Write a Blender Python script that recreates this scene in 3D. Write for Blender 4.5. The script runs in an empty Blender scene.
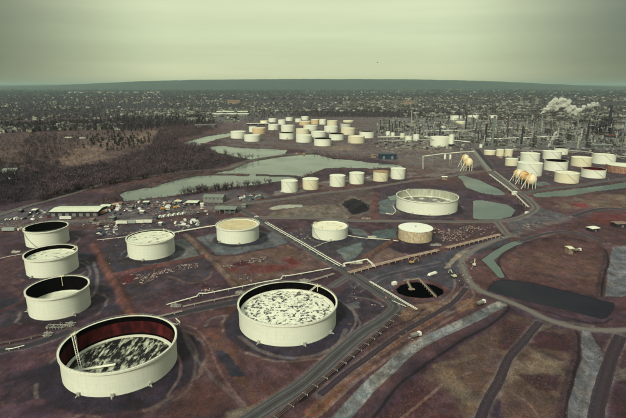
import bpy, math, random
import numpy as np
from math import sin, cos, pi, atan, tan, radians, hypot, atan2
random.seed(7); rng = np.random.default_rng(7)
SC = bpy.context.scene; COL = SC.collection
# ---------------------------------------------------------------- camera
F = 471.4; PITCH = radians(14.626); ALT = 140.0
cam = bpy.data.objects.new('camera', bpy.data.cameras.new('camera')); COL.objects.link(cam)
cam.location = (0, 0, ALT); cam.rotation_euler = (pi/2 - PITCH, 0, 0)
cam.data.sensor_width = 36; cam.data.lens = 36*F/626; cam.data.clip_start = 1; cam.data.clip_end = 120000
SC.camera = cam
# ---------------------------------------------------------------- sky, sun, exposure
SUN_EL, SUN_AZ = 38, 205          # azimuth the light comes from, clockwise from +Y
w = bpy.data.worlds.new('World'); SC.world = w; w.use_nodes = True
nt = w.node_tree; nt.nodes.clear(); N = nt.nodes.new; L = nt.links.new
sky = N('ShaderNodeTexSky'); sky.sky_type = 'NISHITA'; sky.sun_disc = False
sky.sun_elevation = radians(SUN_EL); sky.sun_rotation = radians(SUN_AZ)
b1 = N('ShaderNodeBackground'); b1.inputs[1].default_value = 0.06; L(sky.outputs[0], b1.inputs[0])
tc = N('ShaderNodeTexCoord'); sp = N('ShaderNodeSeparateXYZ'); L(tc.outputs['Generated'], sp.inputs[0])
mp = N('ShaderNodeMapping'); mp.inputs['Scale'].default_value = (1.1, 1.1, 17); L(tc.outputs['Generated'], mp.inputs[0])
n1 = N('ShaderNodeTexNoise'); n1.inputs['Scale'].default_value = 1.7; n1.inputs['Detail'].default_value = 6; n1.inputs['Roughness'].default_value = .55; L(mp.outputs[0], n1.inputs[0])
# the cloud deck: paler ahead, its colour darkened to both sides to imitate lens vignetting
az = N('ShaderNodeMath'); az.operation = 'ABSOLUTE'
ax = N('ShaderNodeMath'); ax.operation = 'ADD'; ax.inputs[1].default_value = 0.015; L(sp.outputs[0], ax.inputs[0]); L(ax.outputs[0], az.inputs[0])
r1 = N('ShaderNodeMapRange'); r1.interpolation_type = 'SMOOTHSTEP'; r1.inputs[1].default_value = .24; r1.inputs[2].default_value = .60; r1.inputs[3].default_value = 1.03; r1.inputs[4].default_value = .20; L(az.outputs[0], r1.inputs[0])
cr = N('ShaderNodeValToRGB'); cr.color_ramp.interpolation = 'EASE'
e = cr.color_ramp.elements; e[0].position = 0; e[0].color = (.345, .355, .215, 1); e[1].position = 1; e[1].color = (.46, .49, .40, 1)
x = e.new(.05); x.color = (.295, .325, .20, 1); x = e.new(.10); x.color = (.315, .35, .215, 1); x = e.new(.16); x.color = (.34, .37, .23, 1); x = e.new(.45); x.color = (.36, .38, .29, 1)
L(sp.outputs[2], cr.inputs[0])
r2 = N('ShaderNodeMapRange'); r2.inputs[1].default_value = .3; r2.inputs[2].default_value = .7; r2.inputs[3].default_value = .93; r2.inputs[4].default_value = 1.07; L(n1.outputs[0], r2.inputs[0])
m1 = N('ShaderNodeMath'); m1.operation = 'MULTIPLY'; L(r1.outputs[0], m1.inputs[0]); L(r2.outputs[0], m1.inputs[1])
b2 = N('ShaderNodeBackground'); L(cr.outputs[0], b2.inputs[0]); L(m1.outputs[0], b2.inputs[1])
mx = N('ShaderNodeMixShader'); mx.inputs[0].default_value = .93; L(b1.outputs[0], mx.inputs[1]); L(b2.outputs[0], mx.inputs[2])
wo = N('ShaderNodeOutputWorld'); L(mx.outputs[0], wo.inputs[0])
sl = bpy.data.lights.new('sun', 'SUN'); sl.energy = 1.5; sl.angle = radians(12); sl.color = (1, .97, .76)
so = bpy.data.objects.new('sun', sl); COL.objects.link(so)
so.rotation_euler = (radians(90 - SUN_EL), 0, radians(-SUN_AZ) + pi); so.location = (0, -50, 400)
SC.view_settings.view_transform = 'Standard'; SC.view_settings.look = 'None'; SC.view_settings.gamma = 1
SC.view_settings.use_curve_mapping = False; SC.view_settings.exposure = 1.0
SC.render.engine = 'CYCLES'
# ---------------------------------------------------------------- helpers
CP, SP = cos(PITCH), sin(PITCH)
def G(px, py, z=0.0):
    """ground point seen at photograph pixel (px, py)"""
    a = (px-313)/F; b = (209-py)/F
    dy = CP + b*SP; dz = -SP + b*CP
    t = (z-ALT)/dz
    return (a*t, dy*t)
def GP(pts): return [G(*p) for p in pts]
def mpp(py): return hypot(*G(313, py), ALT)/F        # metres one photo pixel covers, across the view
def s2l(c): return tuple(((v/255)/12.92 if v/255 <= .04045 else ((v/255+.055)/1.055)**2.4) for v in c)
def A(*c, k=.72): return tuple(v*k*q for v, q in zip(s2l(c), (1.0, .98, 1.24)))   # base colour of a level surface that shows as this sRGB
def tag(o, label=None, cat=None, group=None, kind=None):
    if label: o['label'] = label
    if cat: o['category'] = cat
    if group: o['group'] = group
    if kind: o['kind'] = kind
    return o
def empty(name, loc, rz=0):
    o = bpy.data.objects.new(name, None); COL.objects.link(o); o.location = loc; o.rotation_euler = (0, 0, rz); o.empty_display_size = 1
    return o
def copy_tree(o, parent=None):
    c = o.copy(); COL.objects.link(c)
    if parent: c.parent = parent
    for ch in list(o.children): copy_tree(ch, c)
    return c
MATS = {}
def mat(name, col, rough=.8, var=.25, scale=.3, col2=None, spec=.3, metal=0, stretch=None, bump=0, thr=None, coord='Object'):
    """base colour broken by two scales of noise, optionally mixed towards a second colour"""
    if name in MATS: return MATS[name]
    m = bpy.data.materials.new(name); m.use_nodes = True; MATS[name] = m
    t = m.node_tree; p = t.nodes['Principled BSDF']; N = t.nodes.new; L = t.links.new
    p.inputs['Roughness'].default_value = rough; p.inputs['Specular IOR Level'].default_value = spec; p.inputs['Metallic'].default_value = metal
    tc = N('ShaderNodeTexCoord'); src = tc.outputs[coord]
    mp = N('ShaderNodeMapping'); mp.inputs['Scale'].default_value = stretch or (1, 1, 1); L(src, mp.inputs[0])
    n = N('ShaderNodeTexNoise'); n.inputs['Scale'].default_value = scale; n.inputs['Detail'].default_value = 6; n.inputs['Roughness'].default_value = .6; L(mp.outputs[0], n.inputs[0])
    mr = N('ShaderNodeMapRange'); mr.inputs[1].default_value = .3; mr.inputs[2].default_value = .7; mr.inputs[3].default_value = 1-var; mr.inputs[4].default_value = 1+var; L(n.outputs[0], mr.inputs[0])
    base = None
    if col2:
        n2 = N('ShaderNodeTexNoise'); n2.inputs['Scale'].default_value = scale*1.7; n2.inputs['Detail'].default_value = 8; n2.inputs['Roughness'].default_value = .65
        mp2 = N('ShaderNodeMapping'); mp2.inputs['Scale'].default_value = stretch or (1, 1, 1); mp2.inputs['Location'].default_value = (31, 17, 5); L(src, mp2.inputs[0]); L(mp2.outputs[0], n2.inputs[0])
        a, b = thr or (.45, .6)
        q = N('ShaderNodeMapRange'); q.inputs[1].default_value = a; q.inputs[2].default_value = b; L(n2.outputs[0], q.inputs[0])
        mxx = N('ShaderNodeMix'); mxx.data_type = 'RGBA'; mxx.inputs[6].default_value = (*col, 1); mxx.inputs[7].default_value = (*col2, 1); L(q.outputs[0], mxx.inputs[0]); base = mxx.outputs[2]
    vm = N('ShaderNodeVectorMath'); vm.operation = 'SCALE'
    if base: L(base, vm.inputs[0])
    else: vm.inputs[0].default_value = col
    L(mr.outputs[0], vm.inputs[3]); L(vm.outputs[0], p.inputs['Base Color'])
    if bump:
        bp = N('ShaderNodeBump'); bp.inputs['Strength'].default_value = .6; bp.inputs['Distance'].default_value = bump; L(n.outputs[0], bp.inputs['Height']); L(bp.outputs[0], p.inputs['Normal'])
    return m
class MB:
    def __init__(s): s.v = []; s.f = []; s.m = []
    def box(s, c, d, rz=0, m=0, taper=1):
        n = len(s.v); ca, sa = cos(rz), sin(rz)
        for z, k in ((-.5, 1), (.5, taper)):
            for x, y in ((-.5, -.5), (.5, -.5), (.5, .5), (-.5, .5)):
                X, Y = x*d[0]*k, y*d[1]*k; s.v.append((c[0]+X*ca-Y*sa, c[1]+X*sa+Y*ca, c[2]+z*d[2]))
        for q in ((3, 2, 1, 0), (4, 5, 6, 7), (0, 1, 5, 4), (1, 2, 6, 5), (2, 3, 7, 6), (3, 0, 4, 7)): s.f.append([n+i for i in q]); s.m.append(m)
        return s
    def lathe(s, prof, seg=48, c=(0, 0, 0), mats=None, m=0):
        n = len(s.v); k = len(prof)
        for i in range(seg):
            a = 2*pi*i/seg
            for r, z in prof: s.v.append((c[0]+r*cos(a), c[1]+r*sin(a), c[2]+z))
        for i in range(seg):
            j = (i+1) % seg
            for q in range(k-1): s.f.append([n+i*k+q, n+j*k+q, n+j*k+q+1, n+i*k+q+1]); s.m.append(mats[q] if mats else m)
        return s
    def cyl(s, c, r, h, seg=12, m=0, r2=None):
        r2 = r if r2 is None else r2
        return s.lathe([(0.001, 0), (r, 0), (r2, h), (0.001, h)], seg, c, m=m)
    def tube(s, pts, r, seg=6, m=0):
        P = [np.array(p, float) for p in pts]
        for a, b in zip(P[:-1], P[1:]):
            d = b-a; l = np.linalg.norm(d)
            if l < 1e-6: continue
            d /= l; u = np.cross(d, (0, 0, 1)) if abs(d[2]) < .95 else np.cross(d, (1, 0, 0)); u /= np.linalg.norm(u); w_ = np.cross(u, d)
            a2 = a-d*r*.6; b2 = b+d*r*.6; n = len(s.v)
            for e_ in (a2, b2):
                for i in range(seg):
                    t = 2*pi*i/seg; s.v.append(tuple(e_+r*(cos(t)*u+sin(t)*w_)))
            for i in range(seg): j = (i+1) % seg; s.f.append([n+i, n+j, n+seg+j, n+seg+i]); s.m.append(m)
            s.f.append([n+i for i in range(seg)][::-1]); s.m.append(m); s.f.append([n+seg+i for i in range(seg)]); s.m.append(m)
        return s
    def prism(s, poly, z0, z1, m=0):
        n = len(s.v); k = len(poly)
        for z in (z0, z1):
            for x, y in poly: s.v.append((x, y, z))
        s.f.append([n+i for i in range(k)][::-1]); s.m.append(m); s.f.append([n+k+i for i in range(k)]); s.m.append(m)
        for i in range(k): j = (i+1) % k; s.f.append([n+i, n+j, n+k+j, n+k+i]); s.m.append(m)
        return s
    def ball(s, c, r, seg=10, m=0, sz=1):
        return s.lathe([(max(.001, r*sin(pi*i/(seg))), -r*sz*cos(pi*i/seg)) for i in range(seg+1)], seg*2, c, m=m)
    def build(s, name, mats, parent=None, smooth=False):
        me = bpy.data.meshes.new(name); me.from_pydata(s.v, [], s.f)
        for q in (mats if isinstance(mats, (list, tuple)) else [mats]): me.materials.append(q)
        me.polygons.foreach_set('material_index', s.m)
        if smooth:
            me.shade_smooth() if hasattr(me, 'shade_smooth') else None
            if hasattr(me, 'set_sharp_from_angle'): me.set_sharp_from_angle(angle=radians(35))
        o = bpy.data.objects.new(name, me); COL.objects.link(o)
        if parent: o.parent = parent
        return o
# ---------------------------------------------------------------- numpy noise and distances
def vnoise(x, y, seed=0):
    xi = np.floor(x).astype(np.int64); yi = np.floor(y).astype(np.int64); fx = x-xi; fy = y-yi
    fx = fx*fx*(3-2*fx); fy = fy*fy*(3-2*fy)
    def h(a, b):
        n = (a*374761393 + b*668265263 + seed*2246822519) & 0xffffffff
        n = ((n ^ (n >> 13))*1274126177) & 0xffffffff
        return ((n ^ (n >> 16)) & 0xffff)/65535.0
    return (h(xi, yi)*(1-fx)+h(xi+1, yi)*fx)*(1-fy)+(h(xi, yi+1)*(1-fx)+h(xi+1, yi+1)*fx)*fy
def fbm(x, y, sc, seed=0, o=5):
    t = 0; a = 1; n = 0
    for i in range(o): t = t+a*vnoise(x/sc*2**i+i*17.3, y/sc*2**i-i*9.1, seed+i); n += a; a *= .55
    return t/n
def sstep(a, b, x): t = np.clip((x-a)/(b-a), 0, 1); return t*t*(3-2*t)
def sd_line(x, y, P, closed=False):
    d = np.full(x.shape, 1e18); P = list(P)+([P[0]] if closed else [])
    for (x0, y0), (x1, y1) in zip(P[:-1], P[1:]):
        dx, dy = x1-x0, y1-y0; q = dx*dx+dy*dy+1e-9
        t = np.clip(((x-x0)*dx+(y-y0)*dy)/q, 0, 1); d = np.minimum(d, (x-x0-t*dx)**2+(y-y0-t*dy)**2)
    return np.sqrt(d)
def sd_poly(x, y, P):
    d = sd_line(x, y, P, True); ins = np.zeros(x.shape, bool)
    for i in range(len(P)):
        (x0, y0), (x1, y1) = P[i-1], P[i]
        c = (y0 > y) != (y1 > y)
        with np.errstate(divide='ignore', invalid='ignore'): ins ^= c & (x < (x1-x0)*(y-y0)/(y1-y0)+x0)
    return np.where(ins, -d, d)
def spline(P, n=6):
    """Catmull-Rom through the points"""
    P = [np.array(p, float) for p in P]; Q = [2*P[0]-P[1]]+P+[2*P[-1]-P[-2]]; o = []
    for i in range(1, len(Q)-2):
        a, b, c, d = Q[i-1:i+3]
        for k in range(n):
            t = k/n; o.append(.5*((2*b)+(c-a)*t+(2*a-5*b+4*c-d)*t*t+(3*b-a-3*c+d)*t**3))
    o.append(P[-1]); return [tuple(q) for q in o]
exec_order = 'setting, tanks, pipes, buildings, vehicles, refinery, town, trees, haze'
# ---------------------------------------------------------------- the ground sheet
# tank positions in metres (base centre x, y, radius, height)
TK = dict(A=(-99.4, 217, 27.8, 13.1), B=(-15.4, 262.6, 29.5, 13.4), C=(-164.5, 281.2, 18.1, 14.8), D=(-204.6, 347.3, 18.4, 14.4),
          E=(-245, 414.3, 17.9, 15), F=(-139.6, 385.6, 19.4, 14.9), G=(-71.1, 427.2, 19.9, 13.8), H=(16.4, 434.5, 17.2, 10),
          I=(134.5, 541.4, 35.4, 15), J=(96.7, 425.4, 15.8, 11.1))
WATER = {   # label, polygon in the photograph
 'river': [(118,195),(128,190.5),(148,187),(165,182.5),(185,177.5),(205,174.8),(226.7,170.2),(240,164.5),(252,161),(275,157.5),(300,154),(318,154.5),(332,158.5),(350,159.5),(370,162.5),(390,164),(404,165.5),(402,167.5),(370,168.5),(345,167.5),(325,168.5),(312,173.5),(300,178.5),(281,181),(252,185),(230,187),(201,189.5),(178,195),(160,197),(140,200),(122,201)],
 'upper_pond': [(172,147.5),(185,142),(205,136.5),(222,134),(233,132.8),(233,135.5),(217,139),(206,143),(196,147.5),(180,149)],
 'creek': [(208,146.5),(222,145.3),(240,147.5),(270,148.6),(289,150),(286,153.5),(268,157),(255,160),(238,157),(222,153.5),(212,150.5)],
 'basin_pond': [(473,200.5),(480,199.6),(489,201),(508,204.5),(515.5,210),(512,216),(500,219),(483,219.6),(473,218)],
 'treatment_pond': [(455,174.5),(464,175.5),(480,180),(488,184),(499,189),(507,194.2),(497,195),(480,192.3),(466,187),(462,180)],
 'canal': [(533,193.5),(548,191.5),(568,189.5),(609,184.5),(640,180),(640,186),(594,191.3),(568,196),(543,196.5),(534,196.5)],
 'moat': [(524,238.5),(510,241.8),(503,245),(490,252.8),(480.8,259),(491,269.5),(499.5,279),(506,278),(499,266),(494.5,260),(500,254.5),(508,249),(516,245.2),(526,242.2)],
 'storm_pond': [(487,289.5),(494,280.5),(506,278.8),(532,282),(561,289),(607,301),(615,303),(614,309),(608,317.5),(601,319),(575,312),(545,305),(518,299),(497,293.5)],
 'side_pond': [(387,196.5),(396,194.5),(399,198.5),(391,200)],
}
PIT = [(397,289),(401,284.5),(410,282),(422,281.5),(434,284),(443,288.5),(444,293),(436,297),(422,298),(408,296.5),(399,293.5)]
ROADS = {  # name: (width m, z, points)
 'main_road': (9, .06, [(243,425),(252,418),(278,401),(304,384),(330,361),(349,344),(365,331),(380,322),(392,313),(396.5,307),(393.5,302.5),(384,295.5),(369,285.5),(352,274.5),(335,264.5),(318,255),(305,246.5),(290,238),(275.6,230.5),(260,219.5),(246,212.5),(234,205.5)]),
 'river_road': (8, .05, [(-12,228),(20,226),(60,221.5),(110,221),(150,217.5),(185,213),(221,206.5),(250,203),(267,201),(290,198),(310,194.5),(342,191),(373,187.2),(415,180.5),(440,178),(468,173),(482,171.5)]),
 'tank_road': (8, .07, [(255,217.3),(285,218),(310,218),(335,219.5),(350,220.5),(385,221),(420,221.3),(455,221.8),(490,221.5),(508,220.5),(520,217.5),(531,212.5),(535.5,207.5),(530,200.5),(522,194.5),(505,183),(490,172.5),(480,161),(470,152.5)]),
 'ridge_road': (8, .05, [(-15,218),(0,215),(25,207),(51,200),(77,192.5),(97,186),(115,181),(150,176.5),(190,171),(226,169.5),(240,164),(252,160.4),(275,156.5),(312,152.8)]),
 'east_road': (9, .08, [(521,194),(534,191),(552,188.4),(575,186),(600,182),(626,178.5),(645,176)]),
 'junction_road': (7, .09, [(497,222),(502,228),(507,234),(515,236)]),
 'haul_road': (5, .06, [(510,236),(495,240.5),(478,248),(466,255),(462,262),(464,270),(467,277),(471,283),(481,291),(503,299.5),(524,308),(549,320),(578,328),(607,330.5),(645,329)]),
 'field_track': (4.6, .05, [(540,322),(531,332),(524,341),(509,358),(499,381),(488,400),(478,425)]),
 'fence_track': (6.5, .05, [(621,336),(613,353),(604,381),(598,404),(595,425)]),
 'pipe_road': (6.5, .05, [(-12,354),(8,349),(26,346),(46,340),(70,331)]),
 'dike_road': (6.5, .05, [(160,318),(182,313),(200,309),(222,304.5),(240,301)]),
 'yard_road': (6, .055, [(332,286),(349,276.5),(357,277)]),
 'moat_road': (4.5, .05, [(521,241),(536,236.3),(550,233),(565,231.8),(583,234),(598,239.5),(606,243)]),
 'bend_road': (6, .05, [(573,216.5),(588,211.5),(605,208.3),(620,209),(645,211)]),
 'rail_yard_road': (10, .06, [(477,149),(484,158),(493,169)]),
 'strip_road': (3.6, .05, [(320,395),(345,374),(363,361),(385,345),(405,331),(428,318),(445,308),(456,300),(466,288)]),
}
GRAVEL = {  # crushed-stone ditches: (width m, points)
 'g1': (7.5, [(335,424),(352,405),(370,386),(390,368),(408,351),(430,338),(452,328),(472,319),(488,310.5),(501,303.5)]),
}
GRAVP = [[(580,328.5),(588,330),(596,343),(604,355),(603,370),(596,393),(592,425),(562,425),(570,399),(577,373),(581,355),(581,338)],
         [(613,246),(640,246),(640,290),(622,297),(605,296.5),(607,276)]]
BERMS = [  # width, height, colour, points
 (5, 2.2, (92,58,48), [(94,245),(103,263),(115,283),(126,303),(133,316)]),
 (5, 2.0, (88,56,50), [(112,276),(140,270),(170,264),(197,258.5),(206,255.5)]),
 (4.5, 1.6, (96,78,62), [(186,235),(203,252),(220,268),(235,285)]),
 (4, 1.4, (96,72,58), [(206,256),(225,259),(250,255),(287,246)]),
 (4, 1.5, (88,70,58), [(349,270),(380,263.5),(410,257),(438,249.5)]),
 (4, 1.5, (92,66,56), [(443,248),(470,241),(500,234)]),
 (5, 1.6, (85,62,50), [(365,257),(378,250),(388,243),(396,240)]),
 (5, 2.0, (58,42,50), [(468,197),(485,197),(508,201),(520,208),(515,218)]),
 (4, 1.2, (84,56,50), [(376,193),(374,205),(377,218)]),
 (4, 1.2, (70,48,48), [(0,312),(25,300),(12,288),(0,284)]),
 (3.5, 1.4, (60,42,48), [(376,418),(402,386),(422,369),(442,354),(466,339.5),(482,331),(497,321.5),(509,310)]),
 (3.5, 1.5, (64,46,46), [(502,280),(497,268),(501,258),(520,246),(550,239),(580,241),(603,250),(606,262),(601,280),(600,297)]),
 (4, 1.2, (60,44,48), [(563,425),(566,398),(574,371),(577,353),(577,337)]),
]
def ring(cx, cy, r, n=32, sy=1): return [(cx+r*cos(2*pi*i/n), cy+r*sin(2*pi*i/n)*sy) for i in range(n)]
# colour patches: colour, edge noise (m), feather (m), noise cut-out, polygon (photo pixels) -- painted in order
def tkring(k, extra): x_, y_, r, h = TK[k]; return ('W', ring(x_, y_, r+extra))
PATCH = [
 ((62,62,64), 12, 20, .2, [(240,114),(700,114),(700,96),(240,96)]),
 ((50,50,56), 12, 20, .2, [(-60,120),(240,116),(240,97),(-60,97)]),
 ((96,98,88), 10, 25, .15, [(375,150),(372,114),(500,108),(700,108),(700,150)]),
 ((96,94,76), 15, 20, .4, [(330,108),(405,108),(430,101),(400,99),(345,101)]),
 ((84,86,78), 12, 20, .3, [(130,122),(300,120),(330,108),(150,108)]),
 ((50,40,46), 12, 20, .1, [(295,117),(465,118),(470,112),(300,110.5)]),
 ((88,80,74), 6, 6, .25, [(222,148),(226,122),(300,117),(385,117),(400,150),(380,160),(330,155),(290,149)]),
 ((92,86,78), 5, 6, .3, [(375,160),(420,165),(470,176),(483,150),(430,142),(378,143)]),
 ((98,92,82), 3, 5, .45, [(396,170),(440,172),(480,168),(476,156),(430,152),(396,160)]), ((110,104,92), 3, 4, .5, [(405,178),(440,176),(470,170),(440,168),(410,172)]), ((104,96,84), 3, 4, .5, [(276,196),(300,192),(400,176),(400,172),(340,178),(280,190)]),
 ((112,104,84), 4, 5, .55, [(392,150),(450,152),(452,145),(395,143)]),
 ((112,98,78), 4, 4, .5, [(310,150),(355,150),(352,145),(312,145)]),
 ((82,66,58), 10, 14, .3, [(-40,172),(60,168),(120,160),(165,150),(168,128),(110,127),(60,132),(-40,140)]),
 ((112,94,74), 8, 10, .45, [(82,150),(110,138),(150,130),(166,131),(160,147),(125,150),(105,160),(75,168),(60,160)]),
 ((88,72,62), 8, 10, .5, [(-40,160),(20,150),(70,145),(60,165),(0,170),(-40,172)]),
 ((44,32,38), 8, 10, .1, [(-40,214),(0,210),(60,192),(118,178),(110,170),(60,168),(-40,178)]),
 ((46,34,40), 6, 8, .1, [(110,180),(200,172),(250,161),(225,150),(190,146),(160,148),(120,160),(90,170)]),
 ((84,52,50), 3, 3, .3, [(60,208),(118,200),(175,197),(178,200),(110,205),(62,210)]),
 ((80,76,76), 4, 5, .35, [(-30,232),(-30,216),(50,205),(120,200),(178,198),(245,188),(262,199),(240,206),(190,214),(120,222)]),
 ((82,80,74), 3, 3, .45, [(150,210),(178,200),(240,196),(262,190),(275,196),(225,205),(180,212)]),
 ((66,82,78), 2, 2, .35, [(238,198),(252,194),(264,196),(262,200),(246,202)]),
 ((62,58,62), 3, 4, .3, [(-30,236),(60,232),(120,226),(190,218),(215,214),(216,222),(180,232),(120,238),(90,240),(-30,244)]),
 ((104,96,78), 3, 3, .35, [(262,217),(276,211),(300,207),(330,204),(340,208),(350,217),(345,219)]),
 ((78,66,60), 3, 4, .3, [(240,203),(262,200),(310,195),(372,188),(376,217),(350,217),(336,205),(300,206),(262,215)]),
 ((150,154,128), 1, 1, .1, [(268.5,208),(274,206),(290,204.8),(302,205),(303,207),(285,208.5),(272,210)]),
 ((92,84,72), 2, 3, .4, [(336,203),(350,196),(372,200),(374,210),(358,216),(345,215)]),
 ((34,28,38), 2, 2, 0, [(341,204),(346,200),(356,199.5),(369,205),(370,209.5),(360,213),(352,214.5)]),
 # tank farm floor
 ((62,44,50), 8, 10, .3, [(-40,236),(200,232),(262,218),(400,222),(400,330),(300,430),(-40,430)]),
 ((48,44,50), 2, 3, .1, [(102,250),(128,236),(174,236),(184,238),(201,256.5),(180,261),(150,267),(112,274)]),
 ((86,92,86), 1.5, 2, .15, [(172,240),(184,239),(199,256),(176,260.5),(168,256)]),
 ((80,88,84), 1.5, 2, .12, [(196,238),(216,233),(262,230.5),(277,233),(288,243),(262,249),(232,254.5),(215,255)]),
 ((58,50,54), 3, 4, .2, [(118,277),(200,259),(206,262),(212,276),(170,288),(150,300),(136,302)]),
 ((92,72,60), 3, 4, .3, [(208,258),(232,256),(290,246),(330,263),(322,268),(282,276),(238,286),(222,272)]),
 ((96,48,44), 2, 3, .4, [(222,268),(240,262),(262,266),(290,262),(296,268),(270,272),(240,274)]),
 ((104,46,42), 1.5, 1.5, .25, [(281,259),(290,257),(302,261),(300,266),(290,264)]),
 ((56,54,58), 2, 3, .15, [(288,232),(312,226),(352,226),(373,238),(396,240),(372,250),(349,262),(318,252),(296,240)]),
 ((84,98,88), 1.5, 1.5, .1, [(333,250.5),(348,246),(363,242.5),(361,250),(355,258),(348,262)]),
 ((78,88,82), 1.5, 1.5, .1, [(348,228),(362,230),(372,237),(356,235)]),
 ((98,80,68), 2, 3, .2, [(370,262),(378,251),(392,246),(402,252),(410,255),(385,262)]),
 ((46,34,44), 2, 3, .2, [(378,243),(400,240),(430,246),(428,251),(402,253)]),
 ((70,88,80), 2, 2, .2, [(372,232),(396,228),(398,237),(378,239)]),
 ((60,50,56), 3, 4, .2, [(376,190),(395,186),(470,190),(474,198),(472,219),(378,219)]),
 ((84,96,88), 2, 2, .1, [(376,202),(396,195),(398,212),(380,214)]),
 ((66,48,50), 3, 4, .35, [(434,224),(500,224),(504,233),(470,240),(440,246),(430,246)]),
 ((60,60,64), 3, 4, .12, [(344,290),(350,276),(380,267),(440,253),(505,237),(512,240),(480,252),(462,262),(458,282),(440,300),(420,304),(398,308),(372,287)]),
 ((132,124,98), 1.5, 2, .15, [(444,268),(451,259),(460,252),(469,250),(465,255),(456,261),(449,268)]),
 ((64,58,62), 2, 3, .1, [(383,292),(392,281),(412,276),(436,278),(452,287),(450,298),(432,303),(408,303),(390,299)]),
 ((84,54,50), 1.5, 2, .15, [(393,289),(399,283),(410,280),(424,279.5),(437,282),(447,288.5),(447,294.5),(436,299.5),(420,300.5),(405,298.5),(395,294)]),
 ((46,40,48), 3, 4, .2, [(330,298),(352,283),(388,306),(384,318),(352,340),(338,350),(330,335)]),
 ((84,86,84), 1, 1.5, .2, [(346,304),(358,301),(360,308),(350,310)]),
 ((76,50,46), 5, 6, .3, [(175,318),(236,306),(240,330),(262,346),(300,350),(330,345),(300,380),(250,418),(190,418),(150,418),(180,390),(185,345)]),
 ((98,66,48), 2.5, 4, .45, [(205,330),(222,338),(234,352),(236,365),(256,392),(262,408),(250,400),(230,372),(216,352),(200,340)]),
 ((44,42,50), 1.5, 2, .1, [(214,352),(222,350),(238,366),(246,376),(232,377),(224,366)]),
 ((118,106,80), 2, 3, .25, [(228,416),(238,410),(255,405),(262,409),(262,425),(225,425)]),
 ((42,34,44), 2, 3, .15, [(6,374),(60,362),(66,385),(96,402),(130,402),(160,395),(150,408),(120,412),(75,405),(40,397),(15,404),(5,404)]),
 ((72,50,58), 2, 3, .2, [(-30,408),(15,405),(40,399),(70,403),(112,414),(130,425),(-30,430)]),
 ((66,44,52), 1.5, 2, .2, [(5,361),(40,357),(45,364),(26,369),(7,374)]),
 ((60,38,44), 2, 3, .2, [(-20,348),(50,334),(55,326),(20,318),(-20,326)]),
 ((44,42,50), 3, 3, .2, [(0,300),(22,296),(30,318),(14,326),(-20,322)]),
 ((50,46,54), 3, 3, .2, [(88,252),(100,268),(112,290),(120,312),(100,316),(94,296),(78,270),(76,252)]),
 # east of the main road
 ((72,50,50), 5, 6, .3, [(398,306),(462,284),(486,292),(515,305),(490,318),(400,372),(345,425),(262,430),(330,372)]),
 ((112,72,46), 2, 3, .3, [(300,412),(338,382),(358,362),(384,343),(408,330),(430,318),(440,310),(446,312),(428,324),(405,338),(384,352),(362,374),(330,402),(312,420)]),
 ((116,88,58), 2, 3, .35, [(396,312),(412,306),(440,300),(460,290),(462,296),(444,306),(420,318),(404,322)]),
 ((112,84,56), 2, 3, .3, [(456,306),(466,298),(478,298),(474,308),(462,314)]),
 ((84,66,54), 8, 10, .35, [(380,430),(410,385),(450,352),(490,330),(515,312),(576,332),(574,372),(560,430)]),
 ((66,38,42), 5, 6, .35, [(360,430),(398,392),(424,376),(440,384),(462,410),(468,430)]),
 ((64,38,42), 5, 6, .35, [(500,318),(540,325),(576,335),(570,352),(530,345),(512,350),(500,345)]),
 ((106,92,68), 4, 5, .35, [(432,362),(450,368),(476,398),(474,412),(452,392),(436,374)]),
 ((106,92,70), 4, 5, .4, [(500,372),(516,360),(540,352),(566,362),(566,376),(540,372),(510,380),(502,400),(496,400)]),
 ((62,40,44), 3, 4, .3, [(516,372),(560,376),(558,392),(530,385)]),
 ((50,38,48), 2, 3, .15, [(486,406),(496,385),(505,378),(500,400),(502,425),(482,425)]),
 ((78,52,48), 4, 5, .3, [(500,278),(497,266),(501,257),(521,243),(550,237),(577,238),(597,245),(608,258),(604,297),(560,288),(508,277)]),
 ((96,72,56), 4, 5, .45, [(505,262),(540,250),(600,262),(602,280),(560,275),(520,268)]),
 ((76,50,46), 3, 4, .2, [(466,282),(482,262),(497,276),(486,290),(478,288)]),
 ((78,54,54), 8, 8, .3, [(535,200),(560,198),(640,190),(640,246),(608,246),(590,236),(566,231),(535,234),(512,240),(508,236),(540,222)]),
 ((104,88,68), 5, 6, .45, [(560,200),(626,193),(640,200),(626,207),(590,208),(570,212),(556,208)]),
 ((110,40,40), 2, 2, .15, [(568,203.5),(576,202.5),(588,204),(588,208),(576,207)]),
 ((96,44,42), 4, 4, .3, [(596,214),(640,212),(640,224),(610,226),(590,222)]),
 ((90,82,74), 3, 4, .3, [(509,233),(540,222),(572,216),(572,220),(540,228),(515,238)]),
 ((78,78,76), 3, 4, .3, [(506,222),(532,214),(540,207),(552,212),(570,216),(536,225),(512,234)]),
 ((62,44,54), 3, 4, .15, [(462,190),(496,194),(514,197),(522,208),(516,218),(500,222),(474,221),(472,198)]),
 ((66,56,60), 5, 6, .35, [(484,152),(640,150),(640,178),(560,186),(524,191),(506,180),(494,168)]),
 ((84,98,84), 2, 2, .1, [(533,184),(545,182),(553,184.5),(540,186.5)]),
 ((70,46,50), 3, 4, .2, [(606,300),(640,292),(640,330),(605,328),(590,322),(612,318)]),
 ((58,38,44), 4, 5, .2, [(600,340),(640,330),(640,430),(596,430),(606,380)]),
 ((92,86,74), 2, 3, .3, [(602,372),(640,364),(640,374),(610,382)]),
]
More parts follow.
